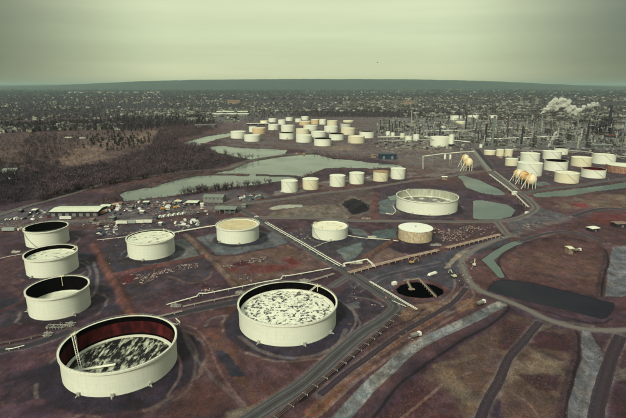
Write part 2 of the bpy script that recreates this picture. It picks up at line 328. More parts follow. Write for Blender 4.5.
def make_ground():
    hor = 85.85
    pr = np.concatenate([np.arange(430, 100, -.66), np.arange(100, 89, -.4), np.arange(89, 86.7, -.25)])
    dep = PITCH - np.arctan((209-pr)/F); Y = ALT/np.tan(dep)
    Y = np.concatenate([[-6000, -1500, -300, 0, 90, 130], Y, [60000]])
    U = np.concatenate([[-6, -3.5, -2.2, -1.5, -1.1, -.9], np.arange(-.78, .7801, .00155), [.9, 1.1, 1.5, 2.2, 3.5, 6]])
    yy, uu = np.meshgrid(Y, U, indexing='ij'); xx = uu*(np.maximum(np.abs(yy), 60)*CP + ALT*SP)
    x, y = xx.ravel(), yy.ravel(); D = np.hypot(x, y)
    n = len(x); z = np.zeros(n); dist = np.sqrt(D*D+ALT*ALT)
    n1 = fbm(x, y, 60, 1); n2 = fbm(x, y, 14, 5); n3 = fbm(x, y, 400, 9, 6); n4 = fbm(x, y, 4, 12, 3)
    wx = (fbm(x, y, 18, 21, 4)-.5)*2; wy = (fbm(x, y, 18, 33, 4)-.5)*2
    fx = (fbm(x, y, 90, 41, 4)-.5)*2; fy = (fbm(x, y, 90, 53, 4)-.5)*2
    C = lambda c: np.array(A(*c))
    col = np.empty((n, 3)); 
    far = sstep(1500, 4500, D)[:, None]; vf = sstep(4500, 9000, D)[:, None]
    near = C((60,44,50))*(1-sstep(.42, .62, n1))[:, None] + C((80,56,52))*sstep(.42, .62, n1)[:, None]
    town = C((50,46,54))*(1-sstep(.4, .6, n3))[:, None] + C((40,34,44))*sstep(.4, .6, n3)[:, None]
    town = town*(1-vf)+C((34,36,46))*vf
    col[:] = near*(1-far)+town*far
    def sel(P, mar):
        a = np.array(P); return np.nonzero((x > a[:, 0].min()-mar) & (x < a[:, 0].max()+mar) & (y > a[:, 1].min()-mar) & (y < a[:, 1].max()+mar))[0]
    def warp(i, amp, big):
        k = np.clip(dist[i]/260, 1, 6) if big else 1
        return x[i]+(wx[i]*amp+fx[i]*amp*.8)*k, y[i]+(wy[i]*amp+fy[i]*amp*.8)*k
    for c, amp, fe, cut, P in PATCH:
        W = GP(P); mar = amp*8+fe*6; i = sel(W, mar); X, Yv = warp(i, amp, True)
        k = np.clip(dist[i]/400, 1, 5)
        sd = sd_poly(X, Yv, W)+(n4[i]-.5)*2.2*k; a = 1-sstep(-fe*k*.4, fe*k*.4, sd)
        if cut:
            q = .45*n2[i]+.3*n1[i]+.25*n4[i] if D[i].mean() < 1200 else .5*n3[i]+.5*n1[i]
            a = a*(1-cut*1.7*sstep(.495, .56, q)).clip(0, 1)
        col[i] = col[i]*(1-a[:, None])+C(c)*a[:, None]
    # oily aprons and beaten rings round the tanks
    for k_, (e1, c1) in dict(A=(11, (38,32,42)), B=(11, (42,38,48)), C=(6, (40,32,40)), D=(5, (44,38,46)), E=(5, (48,36,44)), F=(6, (40,38,44)), G=(6.5, (38,36,44)), H=(4, (44,42,48)), I=(5, (48,42,50)), J=(3, (50,42,48))).items():
        tx, ty, tr, th = TK[k_]; i = sel([(tx-tr, ty-tr), (tx+tr, ty+tr)], 26)
        d = np.hypot(x[i]+wx[i]*2.5-tx-2.5, y[i]+wy[i]*2.5-ty+1.0)-tr
        a = .92*(1-sstep(e1-1.5, e1+1.5, d)); col[i] = col[i]*(1-a[:, None])+C(c1)*a[:, None]
        a = .45*(1-sstep(.5, 1.4, np.abs(d-e1-1.6)))*sstep(.45, .55, n2[i]); col[i] = col[i]*(1-a[:, None])+C((110,100,86))*a[:, None]
        z[i] += .5*(1-sstep(2, 5, d))
    # berms
    for wd, h, c, P in BERMS:
        W = spline(GP(P)); i = sel(W, 30); X = x[i]+wx[i]*.7; Yv = y[i]+wy[i]*.7; sd = sd_line(X, Yv, W); s_ = max(1, mpp(P[0][1])/1.0)
        a = 1-sstep(wd*.45, wd*.95, sd/s_); z[i] = np.maximum(z[i], h*(1-sstep(0, wd, sd/s_))); cc = C(c)*(1+.5*(n2[i]-.5))[:, None]; col[i] = col[i]*(1-a[:, None])+cc*a[:, None]
    # stone-lined ditches
    for wd, P in GRAVEL.values():
        W = spline(GP(P)); i = sel(W, 25); sd = sd_line(x[i]+wx[i]*.8, y[i]+wy[i]*.8, W)
        a = 1-sstep(wd*.5-.5, wd*.5+.5, sd); g = C((104,108,98))*(.75+.5*n4[i])[:, None]*(.7+.6*sstep(.3, .7, n2[i]))[:, None]; col[i] = col[i]*(1-a[:, None])+g*a[:, None]; z[i] -= 1.6*(1-sstep(0, wd*.6, sd))
    for P in GRAVP:
        W = GP(P); i = sel(W, 12); sd = sd_poly(x[i]+wx[i]*1.2, y[i]+wy[i]*1.2, W); a = 1-sstep(-.5, .5, sd)
        g = C((92,95,92))*(.75+.5*n4[i])[:, None]; col[i] = col[i]*(1-a[:, None])+g*a[:, None]; z[i] -= 1.5*(1-sstep(-5, 0, sd))
    # wheel tracks and streaks
    for c, wd, op, P in [((92,84,74), 1.2, .5, [(182,330),(190,350),(205,370),(235,398),(250,418)]), ((92,80,70), 1, .5, [(176,320),(192,345),(196,362),(186,392),(150,410)]),
                         ((104,96,86), 1.5, .6, [(240,337),(262,352),(300,358),(336,346),(346,330)]), ((106,92,72), 2, .6, [(449,384),(440,366),(452,362),(475,356)]),
                         ((104,90,70), 1.6, .6, [(476,404),(500,371),(514,356)]), ((96,92,84), 1.2, .6, [(205,326),(213,318),(228,315)]), ((100,80,66), 1.5, .6, [(168,276),(190,283),(208,278),(212,272)]),
                         ((112,104,92), 1.4, .6, [(94,262),(98,280),(92,296),(84,300)]), ((104,98,90), 1.2, .6, [(78,262),(88,266),(90,274),(84,281)]),
                         ((110,100,88), 1.6, .6, [(458,254),(474,246),(500,239)]), ((44,36,44), 1.4, .7, [(500,343),(520,330),(560,336)]),
                         ((26,20,26), 1.1, .9, [(372,421),(400,387),(421,370),(441,355),(465,340.5),(481,332),(496,322.5),(508,311),(509,306)]), ((28,22,28), .9, .85, [(508,279),(499,267),(500,258),(507,252),(521,244.5),(550,237.5),(580,239.5),(603,248.5),(608,262),(603,280),(601,297)]), ((28,22,28), .9, .85, [(564,425),(568,398),(575,371),(578,353),(578,337),(574,328)]), ((30,26,32), 1.0, .8, [(330,380),(352,358),(372,340),(392,327),(410,320),(424,309)]), ((30,24,30), .9, .8, [(488,291),(500,301),(520,305),(545,311),(576,320),(600,323),(612,319)]), ((26,22,28), 1.0, .8, [(300,401),(330,377),(352,357),(372,338.5),(391,322)]), ((26,22,28), 1.0, .7, [(262,428),(284,408),(306,392),(334,370),(352,352)]), ((116,98,78), .7, .6, [(310,423),(340,396),(362,377),(386,360),(408,345),(432,330),(456,316)]), ((104,88,74), .7, .6, [(306,424),(336,397),(358,378),(382,361),(404,346),(428,331),(452,317)]), ((120,108,92), .8, .55, [(400,316),(420,312),(440,306),(462,294),(468,286)]), ((112,104,96), 1, .5, [(384,300),(400,304),(424,305),(446,301),(460,292),(466,284)]),
                         ((112,104,96), 1, .5, [(445,262),(452,272),(455,282),(452,292),(440,302)]), ((120,110,96), .8, .5, [(470,286),(474,296),(464,306),(446,316)]), ((98,96,96), 1.2, .5, [(350,296),(372,300),(384,306)]), ((104,100,96), 1, .5, [(352,288),(380,276),(410,268),(440,262)]), ((104,100,96), .8, .5, [(360,292),(384,279),(412,271),(438,266)]), ((44,40,48), 1, .6, [(372,272),(400,266),(430,260)]),
                         ((120,96,84), .9, .5, [(135,326),(160,340),(178,356),(180,376),(168,396)]), ((112,88,78), .8, .5, [(178,322),(196,330),(208,344),(214,360),(228,384),(246,406)]), ((116,104,92), .9, .5, [(340,300),(352,310),(356,322),(346,338)]), ((44,36,44), 1.2, .6, [(198,330),(214,326),(232,330)]), ((120,100,84), .8, .5, [(400,420),(428,398),(448,380),(470,372)]), ((120,100,84), .8, .5, [(545,425),(530,405),(510,392),(500,388)]),
                         ((104,88,70), .8, .6, [(300,421),(332,392),(356,373),(380,356),(402,341),(426,326),(450,312)]),((48,34,40), 1.6, .8, [(500,262),(496,268),(502,280)]), ((110,104,86), 1.6, .5, [(538,330),(560,322),(592,326)])]:
        W = spline(GP(P)); i = sel(W, 20); sd = sd_line(x[i]+wx[i], y[i]+wy[i], W); a = op*(1-sstep(wd*.5, wd*1.2, sd)); z[i] -= .5*a*(sum(c) < 110); col[i] = col[i]*(1-a[:, None])+C(c)*a[:, None]
    # hill with scrub on the left
    hx, hy = G(105, 148); q = np.exp(-(((x-hx)/330)**2+((y-hy)/190)**2)); z += 7*q*(.7+.6*n1)*sstep(760, 900, y)
    hx, hy = G(10, 150); q = np.exp(-(((x-hx)/300)**2+((y-hy)/150)**2)); z += 5*q*(.7+.6*n1)*sstep(760, 900, y)
    # water bodies: bed below, dark rim, coal pile and pit
    for k_, P in WATER.items():
        W = GP(P); i = sel(W, 60); am = {'river': 5, 'upper_pond': 5, 'creek': 5, 'storm_pond': .35}.get(k_, 1.2); sd = sd_poly(x[i]+wx[i]*am, y[i]+wy[i]*am, W)
        bk = 8 if am == 5 else 1.3
        z[i] = z[i]*sstep(0, 12, sd)-2.2*(1-sstep(-bk, 0, sd)); a = .75*(1-sstep(-1, bk*.9, sd)); col[i] = col[i]*(1-a[:, None])+C((44,32,38))*a[:, None]
    for wd, h, c, P in [(7, 1.6, (74,56,50), [(150,186.5),(165,180.5),(185,175.8),(200,174.8),(222,174.3),(246,174.6)]), (6, 1.5, (60,48,46), [(259,174.8),(275,175.5),(292,176),(303,177.5),(312,175)]),
                        (9, 2.5, (84,60,54), [(204,143.5),(212,145),(232,144.6),(262,146.2),(290,149)]), (9, 2.0, (88,76,66), [(226,169.7),(240,164.2),(252,160.4),(275,156.5),(312,152.8)])]:
        W = spline(GP(P)); i = sel(W, 40); sd = sd_line(x[i]+wx[i]*2, y[i]+wy[i]*2, W); a = 1-sstep(wd*.8, wd*1.3, sd); z[i] = z[i]*(1-a)+h*.5*a; col[i] = col[i]*(1-a[:, None])+C(c)*a[:, None]
    W = GP(PIT); i = sel(W, 14); sd = sd_poly(x[i]+wx[i]*1.5, y[i]+wy[i]*1.5, W); z[i] = z[i]*sstep(0, 6, sd)-2.2*(1-sstep(-2, .8, sd))+.5*sstep(.3, 1.5, sd)*(1-sstep(2, 5, sd)); a = 1-sstep(-.8, .8, sd); col[i] = col[i]*(1-a[:, None])+C((22,18,24))*a[:, None]
    # roads lie level
    for nm, (wd, zz, P) in ROADS.items():
        W = spline(GP(P), 5); i = sel(W, 30); sd = sd_line(x[i], y[i], W); a = 1-sstep(wd*.5+1, wd*.5+5, sd)
        if nm == 'ridge_road': continue
        z[i] *= (1-a); a = .5*(1-sstep(wd*.5, wd*.5+2.5, sd+wy[i])); col[i] = col[i]*(1-a[:, None])+C((108,98,88))*a[:, None]
    # worn relief and grain
    g = 1.12*(.62+.76*n2)*(.72+.56*n4); col *= (g+(1-g)*far[:, 0])[:, None]
    z += (n2-.5)*.25*(1-far[:, 0])*(z > -.05)*(z < .05)*0
    lum = col @ np.array((.3, .5, .2)); col = (col*.84+lum[:, None]*np.array((1.05, .97, 1.0))*.16)*1.40
    ni, nj = yy.shape; idx = np.arange(n).reshape(ni, nj)
    q = np.stack([idx[:-1, :-1], idx[:-1, 1:], idx[1:, 1:], idx[1:, :-1]], -1).reshape(-1, 4)
    me = bpy.data.meshes.new('ground'); me.vertices.add(n); me.vertices.foreach_set('co', np.stack([x, y, z], 1).astype(np.float32).ravel())
    me.loops.add(q.size); me.loops.foreach_set('vertex_index', q.astype(np.int32).ravel()); me.polygons.add(len(q)); me.polygons.foreach_set('loop_start', (np.arange(len(q))*4).astype(np.int32))
    me.update(calc_edges=True)
    at = me.color_attributes.new('soil', 'FLOAT_COLOR', 'POINT'); at.data.foreach_set('color', np.concatenate([col, np.ones((n, 1))], 1).astype(np.float32).ravel())
    me.shade_smooth()
    m = bpy.data.materials.new('soil'); m.use_nodes = True; t = m.node_tree; p = t.nodes['Principled BSDF']; N = t.nodes.new; L = t.links.new
    p.inputs['Roughness'].default_value = .85; p.inputs['Specular IOR Level'].default_value = .25
    ca = N('ShaderNodeVertexColor'); ca.layer_name = 'soil'; ge = N('ShaderNodeNewGeometry')
    nn = N('ShaderNodeTexNoise'); nn.inputs['Scale'].default_value = 1.1; nn.inputs['Detail'].default_value = 9; nn.inputs['Roughness'].default_value = .8; L(ge.outputs['Position'], nn.inputs[0])
    mr = N('ShaderNodeMapRange'); mr.inputs[1].default_value = .32; mr.inputs[2].default_value = .68; mr.inputs[3].default_value = .58; mr.inputs[4].default_value = 1.5; L(nn.outputs[0], mr.inputs[0])
    n5 = N('ShaderNodeTexNoise'); n5.inputs['Scale'].default_value = .09; n5.inputs['Detail'].default_value = 7; n5.inputs['Roughness'].default_value = .65; L(ge.outputs['Position'], n5.inputs[0])
    m5 = N('ShaderNodeMapRange'); m5.inputs[1].default_value = .35; m5.inputs[2].default_value = .65; m5.inputs[3].default_value = .8; m5.inputs[4].default_value = 1.22; L(n5.outputs[0], m5.inputs[0])
    # a hue shift between rusty and grey soil
    n6 = N('ShaderNodeTexNoise'); n6.inputs['Scale'].default_value = .07; n6.inputs['Detail'].default_value = 8; n6.inputs['Roughness'].default_value = .7; L(ge.outputs['Position'], n6.inputs[0])
    rr = N('ShaderNodeValToRGB'); rr.color_ramp.elements[0].position = .38; rr.color_ramp.elements[0].color = (.9, .97, 1.1, 1); rr.color_ramp.elements[1].position = .62; rr.color_ramp.elements[1].color = (1.14, 1.0, .9, 1); L(n6.outputs[0], rr.inputs[0])
    mu = N('ShaderNodeMath'); mu.operation = 'MULTIPLY'; L(mr.outputs[0], mu.inputs[0]); L(m5.outputs[0], mu.inputs[1])
    v = N('ShaderNodeVectorMath'); v.operation = 'SCALE'; L(ca.outputs[0], v.inputs[0]); L(mu.outputs[0], v.inputs[3])
    v2 = N('ShaderNodeVectorMath'); v2.operation = 'MULTIPLY'; L(v.outputs[0], v2.inputs[0]); L(rr.outputs[0], v2.inputs[1]); L(v2.outputs[0], p.inputs['Base Color'])
    for sc_, lo, hi, vlo, vhi, rg_ in ((2.6, .36, .64, .66, 1.34, .9), (.05, .47, .52, .86, 1.08, .8), (.16, .44, .49, .74, 1.0, .72), (.23, .54, .58, 1.0, 1.32, .75), (.9, .56, .62, 1.0, 1.35, .8), (.7, .38, .45, .68, 1.0, .8)):
        na = N('ShaderNodeTexNoise'); na.inputs['Scale'].default_value = sc_; na.inputs['Detail'].default_value = 10; na.inputs['Roughness'].default_value = rg_; mpa = N('ShaderNodeMapping'); mpa.inputs['Location'].default_value = (sc_*50, 7, 3); mpa.inputs['Rotation'].default_value = (0, 0, .6); mpa.inputs['Scale'].default_value = (1, .6, 1); L(ge.outputs['Position'], mpa.inputs[0]); L(mpa.outputs[0], na.inputs[0])
        ma = N('ShaderNodeMapRange'); ma.inputs[1].default_value = lo; ma.inputs[2].default_value = hi; ma.inputs[3].default_value = vlo; ma.inputs[4].default_value = vhi; L(na.outputs[0], ma.inputs[0]); mm_ = N('ShaderNodeMath'); mm_.operation = 'MULTIPLY'; L(mu.outputs[0], mm_.inputs[0]); L(ma.outputs[0], mm_.inputs[1]); mu = mm_; L(mu.outputs[0], v.inputs[3])
    bp = N('ShaderNodeBump'); bp.inputs['Strength'].default_value = .7; bp.inputs['Distance'].default_value = .35; L(nn.outputs[0], bp.inputs['Height']); L(bp.outputs[0], p.inputs['Normal'])
    me.materials.append(m); o = bpy.data.objects.new('ground', me); COL.objects.link(o); tag(o, kind='structure')
    return xx, yy, z.reshape(ni, nj), Y, U
gx, gy, gz, GY, GU = make_ground()
def hz(x, y):
    """ground height at a point"""
    i = int(np.clip(np.searchsorted(GY, y)-1, 0, len(GY)-2)); ty = (y-GY[i])/(GY[i+1]-GY[i])
    u = x/(max(abs(y), 60)*CP+ALT*SP); j = int(np.clip(np.searchsorted(GU, u)-1, 0, len(GU)-2)); tx = (u-GU[j])/(GU[j+1]-GU[j])
    return float((gz[i, j]*(1-tx)+gz[i, j+1]*tx)*(1-ty)+(gz[i+1, j]*(1-tx)+gz[i+1, j+1]*tx)*ty)
# water sheets
def water_mat(name, c, rough=.06, ripple=.12):
    m = bpy.data.materials.new(name); m.use_nodes = True; t = m.node_tree; p = t.nodes['Principled BSDF']; N = t.nodes.new; L = t.links.new
    p.inputs['Base Color'].default_value = (*c, 1); p.inputs['Roughness'].default_value = rough; p.inputs['IOR'].default_value = 1.333; p.inputs['Specular IOR Level'].default_value = .5
    ge = N('ShaderNodeNewGeometry'); nn = N('ShaderNodeTexNoise'); nn.inputs['Scale'].default_value = .35; nn.inputs['Detail'].default_value = 4; L(ge.outputs['Position'], nn.inputs[0])
    n2 = N('ShaderNodeTexNoise'); n2.inputs['Scale'].default_value = .02; n2.inputs['Detail'].default_value = 4; L(ge.outputs['Position'], n2.inputs[0])
    q = N('ShaderNodeMapRange'); q.inputs[1].default_value = .35; q.inputs[2].default_value = .65; q.inputs[3].default_value = rough; q.inputs[4].default_value = rough+.18; L(n2.outputs[0], q.inputs[0]); L(q.outputs[0], p.inputs['Roughness'])
    bp = N('ShaderNodeBump'); bp.inputs['Strength'].default_value = ripple; bp.inputs['Distance'].default_value = .2; L(nn.outputs[0], bp.inputs['Height']); L(bp.outputs[0], p.inputs['Normal'])
    return m
wm = water_mat('river_water', A(108,122,104)); wd_ = water_mat('storm_water', A(36,35,44), .35); wb = water_mat('pit_water', (.002, .002, .003), .3)
for q_, v_ in ((wb, .0), (wd_, .25)): q_.node_tree.nodes['Principled BSDF'].inputs['Specular IOR Level'].default_value = v_
wg = water_mat('green_water', A(100,118,102), .2)
def sheet(name, P, z, m, grow=3):
    W = np.array(GP(P)); n = len(W); o = []
    ar = sum(W[i-1][0]*W[i][1]-W[i][0]*W[i-1][1] for i in range(n)); sg = 1 if ar > 0 else -1
    for i in range(n):
        a = W[i]-W[i-1]; b = W[(i+1) % n]-W[i]; a = a/np.linalg.norm(a); b = b/np.linalg.norm(b); nn = np.array([a[1]+b[1], -(a[0]+b[0])]); nn = nn/max(.5, np.linalg.norm(nn)); o.append(tuple(W[i]+nn*grow*sg))
    mb = MB(); mb.v = [(p[0], p[1], z) for p in (o if sg > 0 else o[::-1])]; mb.f = [list(range(n))]; mb.m = [0]
    return tag(mb.build(name, m), kind='structure')
for k_, P in WATER.items():
    big = k_ in ('river', 'upper_pond', 'creek')
    sheet(k_, P, -.45, wd_ if k_ == 'storm_pond' else (wg if k_ in ('moat', 'treatment_pond', 'basin_pond', 'canal', 'side_pond') else wm), 6 if big else 2)
sheet('pit_pond', PIT, -.7, wb, 1.5)
# roads
asph = {}
def road_mat(name, c, c2):
    return mat(name, A(*c), .85, .28, 1.3, A(*c2), .3, coord='Object', thr=(.38, .66))
rm1 = road_mat('worn_asphalt', (112,108,98), (92,88,84)); rm2 = road_mat('gravel_road', (140,134,116), (112,106,94)); rm3 = road_mat('dark_asphalt', (80,76,76), (62,60,62)); rm4 = road_mat('dirt_track', (72,62,66), (60,48,54))
def trk(n_, a, b, c): return [road_mat(n_+'_'+q, v, tuple(x*.85 for x in v)) for q, v in (('lane', a), ('track', b), ('crown', c))]
rtrk = {'worn_asphalt': trk('wa', (86,85,80), (112,111,102), (68,66,64)), 'gravel_road': trk('gr', (128,123,108), (104,99,90), (108,103,92)), 'dark_asphalt': trk('da', (70,67,68), (60,57,60), (62,59,61)), 'dirt_track': trk('dt', (62,52,58), (70,60,64), (60,50,56))}
RM = dict(main_road=rm1, river_road=rm2, tank_road=rm2, ridge_road=rm2, east_road=rm1, junction_road=rm2, haul_road=rm2, field_track=rm4, fence_track=rm4, pipe_road=rm3, dike_road=rm3, yard_road=rm1, moat_road=rm3, bend_road=rm3, rail_yard_road=rm3, strip_road=rm4)
for nm, (wd, zz, P) in ROADS.items():
    W = np.array(spline(GP(P), 8)); mb = MB(); n = len(W)
    tg = np.gradient(W, axis=0); tg /= np.linalg.norm(tg, axis=1)[:, None]; nr = np.stack([tg[:, 1], -tg[:, 0]], 1)
    wob = 1+.02*np.sin(np.arange(n)*1.7)+.03*np.sin(np.arange(n)*.43)
    sc = 1 if P[0][1] > 190 or nm in ('tank_road', 'river_road') else 1
    XS = dict(main_road=((-.5, -.44, -.30, -.22, -.05, .04, .2, .3, .43, .5), (0, 1, 2, 1, 3, 1, 2, 1, 0))).get(nm, ((-.5, -.4, -.16, .16, .4, .5), (0, 1, 2, 1, 0)) if wd > 5.5 else ((-.5, -.15, .15, .5), (1, 0, 1)))
    mats_ = [RM[nm], RM[nm+'_a'] if nm+'_a' in RM else rtrk[RM[nm].name][0], rtrk[RM[nm].name][1], rtrk[RM[nm].name][2]]
    for i in range(n):
        for s_ in XS[0]:
            q = W[i]+nr[i]*wd*wob[i]*(s_+.012*sin(i*.9+s_*40)); h = hz(*q) if nm == 'ridge_road' else 0; mb.v.append((q[0], q[1], h+zz+(.35 if nm == 'ridge_road' else 0)))
    K_ = len(XS[0])
    for i in range(n-1):
        for j in range(K_-1): a = i*K_+j; mb.f.append([a, a+1, a+K_+1, a+K_]); mb.m.append(XS[1][j])
    tag(mb.build(nm, mats_), kind='structure')
# distant ridge
def ridge(name, prof, D0, dep_, c, base=-3):
    mb = MB(); X = np.linspace(-60, 690, 420); px = np.array([p[0] for p in prof]); py = np.array([p[1] for p in prof])
    rows = 14; 
    for k in range(rows):
        t = k/(rows-1)
        for x_ in X:
            yv = np.interp(x_, px, py); D = D0+dep_*t; xx = (x_-313)/F*D*1.02
            H = ALT+(85.85-yv)/F*(D0+dep_)*1.0; nz = fbm(np.array([xx]), np.array([D]), 1500, 3, 5)[0]
            h = base+(H-base)*(sin(t*pi/2)**1.1)*(1+.35*(nz-.5)*(1-t))+(nz-.5)*14*t+(fbm(np.array([xx]), np.array([D]), 260, 8, 3)[0]-.5)*26; mb.v.append((xx, D, h))
    for x_ in X: yv = 0; mb.v.append(((x_-313)/F*(D0+dep_+1500), D0+dep_+1500, base))
    m_ = len(X)
    for k in range(rows):
        for i in range(m_-1): a = k*m_+i; mb.f.append([a, a+1, a+m_+1, a+m_]); mb.m.append(0)
    return tag(mb.build(name, c, smooth=True), kind='structure')
rid = mat('wooded_ridge', A(44,58,52), .95, .5, .0016, A(20,26,34), coord='Object', thr=(.4, .65))
_r = ridge('hills', [(-60, 87.4), (0, 86.8), (60, 85.6), (100, 83.6), (150, 81.4), (200, 80.2), (300, 79.2), (400, 79.6), (466, 80.8), (500, 82.2), (540, 84), (570, 85.4), (600, 86.4), (690, 87.4)], 22000, 4000, rid)
ridge('far_hills', [(-60, 86), (0, 84.8), (60, 84.6), (120, 84.2), (200, 83.2), (400, 84), (520, 84.4), (580, 85.2), (626, 85.8), (690, 87)], 36000, 4000, rid)
# ================================================================ tanks
def tank_paint(name, c, stain=(.30,.24,.14), st=.35, seam=.88, rust=0):
    m = bpy.data.materials.new(name); m.use_nodes = True; t = m.node_tree; p = t.nodes['Principled BSDF']; N = t.nodes.new; L = t.links.new
    p.inputs['Roughness'].default_value = .55; p.inputs['Specular IOR Level'].default_value = .3
    tc = N('ShaderNodeTexCoord'); s = N('ShaderNodeSeparateXYZ'); L(tc.outputs['Object'], s.inputs[0])
    at = N('ShaderNodeMath'); at.operation = 'ARCTAN2'; L(s.outputs[1], at.inputs[0]); L(s.outputs[0], at.inputs[1])
    mu = N('ShaderNodeMath'); mu.operation = 'MULTIPLY'; mu.inputs[1].default_value = 22; L(at.outputs[0], mu.inputs[0])
    cb = N('ShaderNodeCombineXYZ'); L(mu.outputs[0], cb.inputs[0]); L(s.outputs[2], cb.inputs[1])
    bk = N('ShaderNodeTexBrick'); bk.inputs['Scale'].default_value = 1; bk.inputs['Brick Width'].default_value = 9; bk.inputs['Row Height'].default_value = 2.4; bk.inputs['Mortar Size'].default_value = .045
    bk.inputs['Color1'].default_value = (1, 1, 1, 1); bk.inputs['Color2'].default_value = (.955, .955, .95, 1); bk.inputs['Mortar'].default_value = (seam, seam, seam, 1); L(cb.outputs[0], bk.inputs[0])
    mp = N('ShaderNodeMapping'); mp.inputs['Scale'].default_value = (.8, .09, 1) if not rust else (.45, .3, 1); L(cb.outputs[0], mp.inputs[0])
    n = N('ShaderNodeTexNoise'); n.inputs['Scale'].default_value = 1; n.inputs['Detail'].default_value = 7; n.inputs['Roughness'].default_value = .65; L(mp.outputs[0], n.inputs[0])
    q = N('ShaderNodeMapRange'); q.inputs[1].default_value = .54 if not rust else .36; q.inputs[2].default_value = .78 if not rust else .62; q.inputs[4].default_value = st; L(n.outputs[0], q.inputs[0])
    mx = N('ShaderNodeMix'); mx.data_type = 'RGBA'; mx.inputs[6].default_value = (*c, 1); mx.inputs[7].default_value = (*stain, 1); L(q.outputs[0], mx.inputs[0])
    v = N('ShaderNodeVectorMath'); v.operation = 'MULTIPLY'; L(mx.outputs[2], v.inputs[0]); L(bk.outputs[0], v.inputs[1]); L(v.outputs[0], p.inputs['Base Color'])
    return m
tw = tank_paint('white_tank_paint', (.78, .81, .69), (.46, .44, .33), st=.42, seam=.84); tcream = tank_paint('cream_tank_paint', (.74, .70, .52), st=.3); twarm = tank_paint('stained_tank_paint', (.72, .68, .50), (.36, .22, .10), .5)
trust = tank_paint('rusty_tank_paint', (.64, .58, .42), (.34, .20, .10), .75, rust=1); tred = tank_paint('red_rust_paint', (.46, .30, .22), (.16, .05, .04), .9, rust=1); ttan = tank_paint('tan_tank_paint', (.72, .58, .36), (.50, .34, .18), .5, rust=1)
tgrey = tank_paint('grey_tank_paint', (.56, .58, .50), st=.3)
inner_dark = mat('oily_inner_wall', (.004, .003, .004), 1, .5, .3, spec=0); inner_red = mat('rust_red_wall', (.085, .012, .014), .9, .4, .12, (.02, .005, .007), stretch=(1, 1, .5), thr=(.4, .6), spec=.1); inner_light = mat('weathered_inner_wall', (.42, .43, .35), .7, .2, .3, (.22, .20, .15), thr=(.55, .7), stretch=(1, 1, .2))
rimw = mat('rim_paint', (.78, .79, .66), .6, .12, 1.2, (.45, .36, .2), thr=(.66, .74)); steel = mat('galvanised_steel', (.38, .38, .34), .5, .2, 1)
dsteel = mat('dark_steel', (.06, .055, .055), .6, .3, 1); white_pipe = mat('white_pipe_paint', (.72, .72, .62), .5, .15, .8, (.4, .32, .22), thr=(.62, .7))
roof_w = mat('white_roof_plate', (.74, .76, .62), .6, .08, .5, (.42, .40, .30), thr=(.60, .68)); roof_smear = mat('smeared_roof_plate', (.70, .72, .58), .6, .1, .11, (.10, .10, .11), thr=(.56, .62))
roof_speck = mat('speckled_roof_plate', (.80, .82, .68), .55, .1, .30, (.035, .035, .04), thr=(.515, .565)); roof_black = mat('oily_roof_plate', (.010, .008, .010), .6, .3, .16, (.50, .54, .42), thr=(.49, .60), stretch=(1.6, .55, 1))
roof_tan = mat('dusty_roof_plate', (.56, .47, .27), .7, .12, .12, (.66, .60, .42), thr=(.5, .65)); roof_rust = mat('rust_flecked_roof', (.78, .76, .58), .6, .08, .1, (.45, .26, .1), thr=(.58, .7))
roof_grey = mat('wet_roof_plate', (.15, .15, .14), .5, .2, .08, (.60, .60, .50), thr=(.52, .6)); roof_redr = mat('red_roof_plate', (.20, .03, .03), .7, .2, .3)
